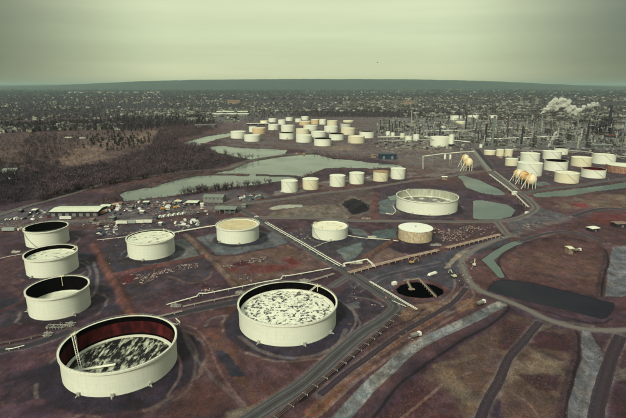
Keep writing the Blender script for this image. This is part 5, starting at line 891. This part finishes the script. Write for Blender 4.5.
def plume(label, pb, path, k0, seed, n=16):
    gx_, gy_ = G(*pb); zc = gy_*CP+ALT*SP; s_ = zc/F; rs = random.Random(seed); m = MB(); cx = (pb[0]-313)*s_
    base = G(*pb)
    for (px, py, rp) in path:
        X = (px-313)*s_; Z = ALT-gy_*0+((209-py)/F*CP-SP)*zc; 
        for k in range(n):
            a, b = rs.uniform(0, 2*pi), rs.gauss(0, .5); r = rp*s_*rs.uniform(.22, .5); q = rp*s_*rs.uniform(.2, .85); m.ball((X+q*cos(a)*cos(b)-cx, q*sin(b)*1.1, Z+q*sin(a)*cos(b)), r, 7, 0, rs.uniform(.8, 1))
    o = m.build('steam_cloud', steam, None, True); q_ = o.modifiers.new('merge', 'REMESH'); q_.mode = 'VOXEL'; q_.voxel_size = s_*.33; q_.use_smooth_shade = True
    for sz_, st_ in ((2.6, 1.5), (1.0, .7)):
        tx_ = bpy.data.textures.new('billow', 'CLOUDS'); tx_.noise_scale = s_*sz_; tx_.noise_depth = 3; d_ = o.modifiers.new('billow', 'DISPLACE'); d_.texture = tx_; d_.strength = s_*st_; d_.mid_level = .5
    o.location = (cx, base[1], 0); return tag(o, label, 'steam', kind='stuff')
plume('big white steam cloud drifting right over the town', (541, 124), [(541,112.5,1.6),(543.5,110,2.6),(546,107.5,3.6),(549,105.5,4.6),(553,104,5.6),(558,103,6),(562,104.5,6.2),(566,107.5,5.6),(570,110,5),(574,111,4.2),(578,109.5,2.4),(582,107.5,2.4),(586,105.5,2.8),(590,104,3.2),(594,104,2.0),(597,104.5,1.1)], 1, 5)
plume('small pale steam wisp rising behind the right-hand tank farm', (549.5, 150), [(548.5,146,1.3),(549,144,1.5),(549.5,141.5,1.7),(550.5,139,1.7),(551.5,136.5,1.7),(552.5,134,1.6),(553.5,132,1.5),(555,130.5,1.2)], 1, 6, 9)
# ================================================================ town and woods
def tris(q): 
    o = []
    for f in q:
        for i in range(1, len(f)-1): o.append((f[0], f[i], f[i+1]))
    return o
def house_t(kind):
    m = MB()
    if kind == 0:   # gabled house: walls, roof, chimney
        m.box((0, 0, 2.8), (9, 7, 5.6)); n = len(m.v); m.v += [(-5, -4, 5.4), (5, -4, 5.4), (5, 0, 8.4), (-5, 0, 8.4), (5, 4, 5.4), (-5, 4, 5.4)]; m.f += [[n, n+1, n+2, n+3], [n+3, n+2, n+4, n+5], [n, n+3, n+5], [n+1, n+4, n+2], [n, n+5, n+4, n+1]]; m.m += [1]*5; m.box((2.5, 1, 8.2), (.9, .9, 1.8), 0, 0)
    elif kind == 1:  # two-storey house turned gable to the street with a porch
        m.box((0, 0, 3.2), (7, 10, 6.4)); n = len(m.v); m.v += [(-4, -5.6, 6.2), (-4, 5.6, 6.2), (0, 5.6, 9.4), (0, -5.6, 9.4), (4, -5.6, 6.2), (4, 5.6, 6.2)]; m.f += [[n, n+3, n+2, n+1], [n+3, n+4, n+5, n+2], [n, n+4, n+3], [n+1, n+2, n+5], [n, n+1, n+5, n+4]]; m.m += [1]*5; m.box((0, -6, 2.7), (6.4, 2.4, .3), 0, 1); m.box((0, -6.8, 1.3), (6, .3, 2.6), 0, 0)
    else:            # flat commercial block with roof plant
        m.box((0, 0, 3.5), (16, 12, 7)); m.box((0, 0, 7.15), (15.4, 11.4, .4), 0, 1); m.box((3, 2, 8), (3, 3, 1.6), 0, 0); m.box((-4, -2, 7.9), (2, 2, 1.2), 0, 1)
    return m
def tree_t(kind, seed, ntw=52):
    """bare tree: tapered trunk with limbs (part 0) and a cloud of thin twigs (part 1); kind 1 is a dense evergreen"""
    rs = random.Random(seed); tk = MB(); cr_ = MB(); H = 1.0
    def limb(a, b, r0, r1):
        a = np.array(a, float); b = np.array(b, float); d = b-a; d /= np.linalg.norm(d); u = np.cross(d, (.3, .9, .1)); u /= np.linalg.norm(u); w_ = np.cross(u, d); n = len(tk.v)
        for e_, r in ((a, r0), (b, r1)):
            for i in range(4): t_ = pi/2*i; tk.v.append(tuple(e_+r*(cos(t_)*u+sin(t_)*w_)))
        for i in range(4): j = (i+1) % 4; tk.f.append([n+i, n+j, n+4+j, n+4+i]); tk.m.append(0)
    limb((0, 0, -.05), (0, 0, .35), .03, .022)
    if kind == 0:
        ends = []
        for k in range(6):
            a = k*1.05+rs.uniform(0, .6); z0 = rs.uniform(.25, .4); e_ = (rs.uniform(.15, .3)*cos(a), rs.uniform(.15, .3)*sin(a), rs.uniform(.6, .9)); limb((0, 0, z0), e_, .016, .006); ends.append(e_)
        for k in range(ntw):
            e_ = rs.choice(ends); f = rs.uniform(.35, 1.05); c = (e_[0]*f+rs.gauss(0, .07), e_[1]*f+rs.gauss(0, .07), .3+(e_[2]-.3)*f+rs.gauss(0, .06)); a = rs.uniform(0, 2*pi); L_ = rs.uniform(.10, .24); up = rs.uniform(.2, 1.0); d = (cos(a)*L_*(1-up*.6), sin(a)*L_*(1-up*.6), L_*up); s_ = rs.uniform(.012, .034); n = len(cr_.v)
            cr_.v += [(c[0]-s_*sin(a), c[1]+s_*cos(a), c[2]), (c[0]+s_*sin(a), c[1]-s_*cos(a), c[2]), (c[0]+d[0], c[1]+d[1], c[2]+d[2])]; cr_.f.append([n, n+1, n+2]); cr_.m.append(0)
    else:
        limb((0, 0, .3), (0, 0, .9), .02, .005)
        for k in range(int(ntw*1.5)):
            z = rs.uniform(.12, .95); r = .24*(1-z)**.7+.03; a = rs.uniform(0, 2*pi); q = r*rs.uniform(.4, 1); c = (q*cos(a), q*sin(a), z); s_ = rs.uniform(.04, .09); n = len(cr_.v); b = rs.uniform(0, 2*pi)
            cr_.v += [(c[0]+s_*cos(b), c[1]+s_*sin(b), c[2]-s_*.5), (c[0]-s_*sin(b), c[1]+s_*cos(b), c[2]+s_*.3), (c[0]-s_*cos(b), c[1]-s_*sin(b), c[2]-s_*.3), (c[0], c[1], c[2]+s_*1.3)]; cr_.f += [[n, n+1, n+3], [n+1, n+2, n+3], [n, n+3, n+2]]; cr_.m += [0]*3
    return tk, cr_
def mass(name, items, mats, label, cat):
    """many small copies gathered into one mesh; items = (template vertices, triangles, material per triangle, placements)"""
    V = []; T = []; M = []; o = 0
    for tv, tt, tm, pl in items:
        if not len(pl): continue
        pl = np.array(pl, float); n = len(tv); k = len(pl); c, s_ = np.cos(pl[:, 5])[:, None], np.sin(pl[:, 5])[:, None]; X = tv[None, :, 0]*pl[:, 3:4]; Y = tv[None, :, 1]*pl[:, 3:4]; Z = tv[None, :, 2]*pl[:, 4:5]
        V.append(np.stack([X*c-Y*s_+pl[:, 0:1], X*s_+Y*c+pl[:, 1:2], Z+pl[:, 2:3]], -1).reshape(-1, 3)); T.append((tt[None]+(np.arange(k)*n)[:, None, None]+o).reshape(-1, 3)); M.append((tm[None]+pl[:, 6:7]).ravel()); o += n*k
    V = np.concatenate(V); T = np.concatenate(T); M = np.concatenate(M); me = bpy.data.meshes.new(name); me.vertices.add(len(V)); me.vertices.foreach_set('co', V.astype(np.float32).ravel()); me.loops.add(T.size); me.loops.foreach_set('vertex_index', T.astype(np.int32).ravel())
    me.polygons.add(len(T)); me.polygons.foreach_set('loop_start', (np.arange(len(T))*3).astype(np.int32))
    for m in mats: me.materials.append(m)
    me.polygons.foreach_set('material_index', M.astype(np.int32)); me.update(calc_edges=True); me.validate(); ob = bpy.data.objects.new(name, me); COL.objects.link(ob); return tag(ob, label, cat, kind='stuff')
def inpoly_px(P, n, seed):
    r = np.random.default_rng(seed); a = np.array(P, float); o = np.zeros((0, 2)); 
    while len(o) < n:
        q = r.uniform(a.min(0), a.max(0), (n*2, 2)); q = q[sd_poly(q[:, 0], q[:, 1], P) < 0]; o = np.concatenate([o, q])
    return o[:n]
WW = [GP(P) for P in WATER.values()]
def wet(x, y): return any(sd_poly(x, y, W)[0] < 1 for W in WW)
wallc = [((.34,.35,.30), 'white'), ((.17,.175,.16), 'grey'), ((.21,.19,.15), 'tan'), ((.10,.075,.075), 'brown')]; WM = [mat('house_wall_'+n, c, .8, .15, .3) for c, n in wallc]
roofc = [(.04,.036,.042), (.08,.075,.08), (.12,.12,.11), (.19,.195,.17)]; RFM = [mat('house_roof_%s' % n, c, .8, .2, .3) for c, n in zip(roofc, ('dark', 'grey', 'pale', 'light'))]
HT = [house_t(k) for k in range(3)]; combos = [(0, 0), (0, 1), (1, 0), (1, 2), (2, 1), (0, 3), (3, 0), (3, 1)]
# where the houses stand: photo polygon, number, scale, share of flat blocks
HR = [([(-20,134),(70,131),(70,126),(-20,128)], 70, 1.2, .3), ([(60,131),(118,130),(126,124),(60,124)], 60, 1.3, .4), ([(-20,126),(100,122),(100,114),(-20,116)], 120, 1.1, .1), ([(100,120),(245,118),(245,108),(100,110)], 420, 1.15, .25), ([(-20,112),(100,109),(100,102),(-20,103)], 200, 1.2, .1),
      ([(245,112),(480,112),(480,100),(245,103)], 900, 1.2, .3), ([(480,120),(640,124),(640,99),(480,100)], 1100, 1.3, .35), ([(100,108),(245,106),(245,99),(100,100)], 260, 1.3, .2), ([(-20,102),(240,99),(240,93),(-20,95)], 260, 1.6, .3), ([(240,102),(640,101),(640,92),(240,92)], 900, 1.6, .4), ([(300,92.5),(640,93),(640,89.5),(300,89.5)], 240, 2.6, .6),
      ([(180,124),(240,122),(240,117),(180,119)], 40, 1.3, .4), ([(540,126),(640,130),(640,122),(540,120)], 70, 1.2, .5), ([(70,94.5),(160,93.5),(160,92),(70,93)], 60, 3.2, 1), ([(395,118),(470,121),(480,113),(400,112)], 60, 1.3, .6)]
HP = []
for i, (P, n, sc, fl) in enumerate(HR):
    pts = inpoly_px(P, int(n*1.9), 50+i); r = np.random.default_rng(90+i); W = np.array([G(*p) for p in pts]); dn = fbm(W[:, 0], W[:, 1], 500, 61, 4); k = np.argsort(-dn+r.uniform(-.12, .12, len(W)))[:n]
    for j in k: x, y = W[j]; HP.append([x, y, sc*r.uniform(.8, 1.35), round(r.uniform(0, 3))*pi/2+.25+r.uniform(-.08, .08), 2 if r.random() < fl else int(r.random() < .5), int(r.integers(0, 8)), pts[j][0], pts[j][1]])
HP.sort(key=lambda h: h[1]); near, rest = HP[:285], HP[285:]; cache = {}
def zone(px, py):
    if px < 130: return 'in the town behind the brown hill' if py > 112 else 'in the far left woods'
    if px < 330: return 'in the town beyond the creek'
    return 'in the town behind the refinery'
for x, y, s_, rz, kd, cb_, px, py in near:
    key = (kd, cb_)
    if key not in cache:
        a, b = combos[cb_]; o = HT[kd].build('flat_block' if kd == 2 else 'house', [WM[a], RFM[b]]); cache[key] = o
    else: o = cache[key].copy(); COL.objects.link(o)
    o.location = (x, y, max(0, hz(x, y))-.1); o.rotation_euler = (0, 0, rz); o.scale = (s_, s_, s_); a, b = combos[cb_]
    tag(o, '%s %s with %s roof %s' % (wallc[a][1], ('gabled house', 'tall porched house', 'flat commercial block')[kd], ('dark', 'grey', 'pale grey', 'light')[b], zone(px, py)), 'building' if kd == 2 else 'house', 'houses '+zone(px, py))
items = []
for kd in range(3):
    for cb_, (a, b) in enumerate(combos):
        tv = np.array(HT[kd].v); tt = []; tm = []
        for f, m_ in zip(HT[kd].f, HT[kd].m):
            for q in tris([f]): tt.append(q); tm.append(a if m_ == 0 else 4+b)
        items.append((tv, np.array(tt), np.array(tm), [(x, y, 0, s_, s_, rz, 0) for x, y, s_, rz, k2, c2, _, _ in rest if k2 == kd and c2 == cb_]))
mass('distant_houses', items, WM+RFM, 'thousands of far houses and blocks spread to the horizon', 'houses')
# woods
tbk = [mat('bark', A(104,92,86), .9, .3, 2), ]; twg = [mat('twigs_purple', A(98,82,82), .95, .35, .02), mat('twigs_brown', A(124,106,94), .95, .3, .02), mat('evergreen', A(26,28,30), .9, .3, .3), mat('twigs_dark', A(66,56,62), .95, .35, .01)]
TT = [tree_t(0, 1), tree_t(0, 2), tree_t(0, 3), tree_t(1, 4, 40), tree_t(1, 5, 34)]
TR = [  # polygon, number, height m, kinds, twig colour, where
 ([(178,196),(200,191.5),(230,188.5),(262,186),(274,184),(262,187),(230,190.5),(200,193.5),(180,197.5)], 90, (7,13), 'b', 0, 'on the south river bank behind the workshop'),
 ([(300,180),(312,174.5),(330,171),(360,170.5),(398,169),(398,171),(360,173),(330,174),(312,178)], 60, (5,9), 'b', 1, 'on the lake shore behind the row of six tanks'),
 ([(108,198),(120,193),(118,203),(104,206),(92,206)], 26, (6,10), 'b', 0, 'at the left tip of the river'),
 ([(226,155),(250,158.5),(262,160),(250,161.5),(228,167),(200,172),(196,168)], 70, (9,15), 'b', 0, 'on the wooded neck between creek and lake'),
 ([(312,152),(340,156),(365,158),(372,160),(340,158.5),(316,155)], 30, (4,8), 'b', 1, 'on the shore just below the tank cluster'),
 ([(88,152),(94,134),(150,126),(166,129),(160,148),(120,156)], 170, (6,10), 'e', 2, 'dotting the brown hill'),
 ([(60,160),(60,135),(92,134),(96,150),(80,162)], 60, (5,9), 'eb', 2, 'on the left side of the brown hill'),
 ([(-10,188),(0,176),(18,178),(22,184),(10,190)], 40, (8,13), 'e', 2, 'around the small hut at the left edge'),
 ([(262,176.2),(290,177.2),(308,178),(290,178),(262,177)], 14, (3,6), 'b', 0, 'on the thin spit in the lake'),
 ([(222,137),(232,141),(262,146),(285,148.5),(262,147.6),(232,144)], 24, (4,7), 'b', 0, 'on the creek peninsula below the first cluster tanks'),
 ([(118,196),(150,186),(178,180),(178,176),(150,181),(112,190)], 120, (3,6), 'b', 1, 'w'), ([(64,206),(118,199),(178,196),(175,199),(110,204),(66,209)], 110, (2,5), 'b', 1, 'w'),
 ([(40,190),(60,174),(110,166),(150,152),(185,150),(218,155),(200,170),(150,178),(112,186),(60,196),(36,204)], 1300, (9,16), 'b', 0, 'w'),
 ([(-20,170),(-20,138),(60,130),(160,128),(165,150),(100,164),(60,172)], 1500, (3,6.5), 'b', 1, 'w'), ([(-20,168),(-20,140),(80,130),(80,150),(60,168)], 500, (5,9), 'b', 0, 'w'),
 ([(60,176),(110,168),(112,176),(70,188)], 260, (9,15), 'b', 3, 'w'), ([(-20,206),(-20,164),(60,164),(62,186),(20,202)], 420, (8,14), 'b', 3, 'w'), ([(-20,160),(62,134),(60,150),(58,165),(-20,168)], 260, (5,10), 'b', 1, 'w'), ([(20,160),(30,134),(56,130),(58,158),(40,176)], 230, (8,13), 'b', 3, 'w'),
 ([(150,154),(158,132),(176,126),(205,124),(214,130),(195,136),(172,146),(190,147),(206,152),(180,154)], 900, (9,15), 'b', 0, 'w'), ([(-20,134),(60,131),(125,131),(170,128),(215,124),(215,117),(125,119),(100,121),(-20,125)], 2200, (10,17), 'be', 3, 'w'),
 ([(-20,122),(100,119),(100,100),(-20,101)], 1700, (10,18), 'b', 3, 'w'), ([(100,119),(245,117),(245,100),(100,100)], 1500, (9,16), 'b', 3, 'w'), ([(245,118),(300,118),(470,119),(470,111.5),(300,110),(245,112)], 1300, (10,16), 'b', 3, 'w'), ([(245,111),(480,112),(480,98),(245,98)], 1300, (9,15), 'b', 3, 'w'),
 ([(480,122),(640,124),(640,98),(480,98)], 1500, (9,15), 'b', 3, 'w'), ([(590,136),(614,136),(612,121),(598,119),(590,126)], 260, (12,20), 'be', 3, 'w'), ([(-20,101),(640,101),(640,91),(-20,93)], 2600, (13,22), 'c', 3, 'w'), ([(-20,95),(300,94),(300,90),(-20,91.5)], 1000, (18,30), 'c', 3, 'w'), ([(-30,92.5),(650,92.5),(650,88.9),(-30,88.9)], 1900, (26,46), 'c', 3, 'w'), ([(245,124),(265,122),(265,117),(245,117)], 60, (8,12), 'b', 0, 'w'),
 ([(480,126),(640,132),(640,150),(560,142),(480,138)], 180, (6,11), 'b', 3, 'w'), ([(230,142),(380,146),(380,120),(232,124)], 260, (4,8), 'b', 1, 'w'), ([(380,150),(470,152),(480,120),(380,120)], 220, (4,8), 'b', 1, 'w'), ([(160,176),(225,170),(226,172),(200,174),(160,182)], 120, (3,7), 'b', 1, 'w')]
ind = []; mp_ = {}
for i, (P, n, (h0, h1), kk, tc_, wh) in enumerate(TR):
    pts = inpoly_px(P, n, 300+i); r = np.random.default_rng(400+i)
    for p in pts:
        x, y = G(*p); kind = 1 if (kk == 'e' or (kk in ('be', 'eb') and r.random() < (.5 if kk == 'eb' else .25))) else 0
        if y < 2200 and wet(np.array([x]), np.array([y])): continue
        t_ = (3+int(r.integers(0, 2))) if kind else int(r.integers(0, 3)); h = r.uniform(h0, h1); sxy = h*(1.0 if kk != 'c' else 2.4)*r.uniform(.85, 1.25); z = hz(x, y) if y < 2500 else 0; c = 2 if kind else (tc_ if tc_ != 2 else 3)
        if kk == 'e' and wh.startswith('dot'): sxy *= 1.5
        rec = (x, y, z-.1, sxy, h, r.uniform(0, 6.28), c)
        if wh != 'w' and len(ind) < 298: ind.append((t_, rec, kind, wh, h))
        else: mp_.setdefault(t_, []).append(rec)
tc2 = {}
for t_, (x, y, z, sx, h, rz, c), kind, wh, hh in ind:
    key = (t_, c)
    if key not in tc2:
        e_ = empty('evergreen_tree' if kind else 'bare_tree', (0, 0, 0)); a = MB(); a.v, a.f, a.m = TT[t_][0].v, TT[t_][0].f, TT[t_][0].m; a.build('trunk', tbk[0], e_); a = MB(); a.v, a.f, a.m = TT[t_][1].v, TT[t_][1].f, TT[t_][1].m; a.build('crown', twg[c], e_); tc2[key] = e_; o = e_
    else: o = copy_tree(tc2[key])
    o.location = (x, y, z); o.rotation_euler = (0, 0, rz); o.scale = (sx, sx, h)
    lb = '%s %s' % (('low dark evergreen bush' if hh < 5.5 else 'dark evergreen tree') if kind else ('low bare winter tree' if hh < 7.5 else ('bare winter tree' if hh < 10.5 else 'tall bare winter tree')), wh); tag(o, lb, 'tree', 'trees '+wh)
items = []
for t_, pl in mp_.items():
    tk, cr_ = TT[t_]; n = len(tk.v); tv = np.array(list(tk.v)+list(cr_.v)); tt = np.array(tris(tk.f)+[tuple(n+i for i in q) for q in tris(cr_.f)]); nt_ = len(tris(tk.f))
    base = np.zeros(len(tt)); 
    for c in range(4):
        sub = [q[:6]+(0,) for q in pl if q[6] == c]
        if sub: items.append((tv, tt, np.array([0]*nt_+[1+c]*(len(tt)-nt_)), sub))
mass('winter_woods', items, [tbk[0]]+twg, 'dark mass of bare winter woods filling the middle and far distance', 'woods')
def tuft(): 
    rs = random.Random(4); m = MB()
    for k in range(5): a = rs.uniform(0, 6.28); r = rs.uniform(.1, .45); b = rs.uniform(0, 6.28); n = len(m.v); m.v += [(r*cos(a)-.14*sin(b), r*sin(a)+.14*cos(b), 0), (r*cos(a)+.14*sin(b), r*sin(a)-.14*cos(b), 0), (r*cos(a)*2.2, r*sin(a)*2.2, rs.uniform(.15, .45))]; m.f.append([n, n+1, n+2]); m.m.append(0)
    return m
def spread(polys, dens, seed, s0, s1, nm=1, tmpl=None, lines=()):
    r = np.random.default_rng(seed); out = []
    for P, cs in polys:
        W = GP(P); a = np.array(W); ar = (np.ptp(a[:, 0]))*(np.ptp(a[:, 1])); k = int(ar*dens); q = r.uniform(a.min(0), a.max(0), (k, 2)); q = q[sd_poly(q[:, 0], q[:, 1], W) < 0]; f = fbm(q[:, 0], q[:, 1], 22, seed, 4); q = q[f+r.uniform(-.12, .12, len(q)) > .48]
        for x, y in q: h = hz(x, y); s_ = r.uniform(s0, s1); out.append((x, y, h-.02, s_, s_*r.uniform(.7, 1.2), r.uniform(0, 6.28), int(r.choice(cs))))
    for wd, P, dn, cs in lines:
        W = spline(GP(P)); 
        for (x0, y0), (x1, y1) in zip(W[:-1], W[1:]):
            l = hypot(x1-x0, y1-y0)
            for _ in range(int(l*wd*dn)): t_ = r.random(); o_ = r.uniform(-.5, .5)*wd; x = x0+(x1-x0)*t_-(y1-y0)/l*o_; y = y0+(y1-y0)*t_+(x1-x0)/l*o_; s_ = r.uniform(s0, s1); out.append((x, y, hz(x, y)-.05, s_, s_*r.uniform(.5, 1), r.uniform(0, 6.28), int(r.choice(cs))))
    tv = np.array(tmpl.v); tt = np.array(tris(tmpl.f)); return [(tv, tt, np.zeros(len(tt)), out)]
gm = [mat('dry_grass_tan', A(132,114,90), .95, .2, .5), mat('dry_grass_brown', A(104,80,70), .95, .2, .5), mat('dead_brush', A(70,54,52), .95, .2, .5), mat('grass_straw', A(134,120,94), .95, .2, .5)]
mass('dry_grass', spread([([(380,425),(412,386),(450,354),(490,332),(512,314),(576,333),(574,372),(562,425)], [0, 1, 1, 2, 3]), ([(505,276),(502,262),(521,245),(550,239),(580,241),(602,252),(606,262),(602,296),(560,287)], [0, 1, 2]),
     ([(398,306),(462,286),(486,300),(450,320),(400,360),(340,420),(300,425)], [0, 1, 2]), ([(540,226),(640,214),(640,246),(606,244),(590,234),(566,229)], [1, 2]), ([(596,340),(640,332),(640,425),(604,425)], [1, 2])], 2.2, 5, .35, .95, tmpl=tuft())+
     spread([([(180,316),(236,306),(240,335),(262,352),(300,358),(290,384),(250,414),(150,425),(176,390)], [1, 2]), ([(208,258),(232,256),(290,246),(330,262),(282,276),(238,286)], [1, 2, 0]), ([(135,300),(200,270),(210,280),(170,300),(135,314)], [1, 2]), ([(262,216),(300,207),(336,204),(350,216)], [0, 3, 1]), ([(560,198),(626,190),(640,200),(640,208),(590,207),(556,210)], [0, 1])], .8, 6, .3, .75, tmpl=tuft()), gm, 'dry tufts of winter grass and brush over the open fields', 'grass')
st_ = MB(); st_.v = [(.5, 0, 0), (0, .45, 0), (-.5, .05, 0), (0, -.5, 0), (.1, .1, .5), (-.15, -.1, .45)]; st_.f = [[0, 1, 4], [1, 2, 5, 4], [2, 3, 5], [3, 0, 4, 5]]; st_.m = [0]*4
sm_ = [mat('stone_grey', A(104,108,102), .9, .2, .8), mat('stone_dark', A(78,82,84), .9, .2, .8), mat('stone_pale', A(132,136,128), .9, .2, .8)]
mass('ditch_stones', spread([(GRAVP[0], [0, 1, 1, 2]), (GRAVP[1], [0, 1, 1])], 1.2, 8, .2, .5, tmpl=st_, lines=[(6.5, GRAVEL['g1'][1], 2.6, [0, 0, 1, 2])]), sm_, 'loose grey stones lining the three drainage ditches', 'stones')
# a bird over the horizon
m = MB(); m.ball((0, 0, 0), .16, 8); m.v = [(a*2.2, b, c) for a, b, c in m.v]; bx_ = 260; s_ = bx_/F; bo = empty('bird', ((377.5-313)*s_, bx_*CP+((209-62.4)*s_)*SP, ALT-bx_*SP+(209-62.4)*s_*CP)); tag(bo, 'tiny dark bird gliding in the sky above the horizon', 'bird'); bm_ = mat('dark_feathers', (.02, .02, .02), .8, .1, 3)
m.build('body', bm_, bo, True); 
for sg in (-1, 1):
    m = MB(); m.v = [(.1, 0, .02), (-.1, 0, .02), (-.12, sg*.42, .16), (.08, sg*.45, .17), (-.14, sg*.85, .05), (.1, 0, .06), (-.1, 0, .06), (-.12, sg*.42, .2), (.08, sg*.45, .21)]; m.f = [[0, 1, 2, 3], [3, 2, 4], [5, 8, 7, 6], [8, 4, 7]]; m.m = [0]*4; m.build('wing', bm_, bo)
# ================================================================ haze
hm = bpy.data.materials.new('haze'); hm.use_nodes = True; t = hm.node_tree; t.nodes.clear(); v = t.nodes.new('ShaderNodeVolumePrincipled'); v.inputs['Color'].default_value = (.66, .90, .84, 1); v.inputs['Density'].default_value = 2.5e-5; v.inputs['Anisotropy'].default_value = 0.2
oo = t.nodes.new('ShaderNodeOutputMaterial'); t.links.new(v.outputs[0], oo.inputs['Volume'])
m = MB(); m.box((0, 30000, 210), (800000, 76000, 440)); h = m.build('haze', hm); h.location = (0, 0, 0); tag(h, kind='stuff')
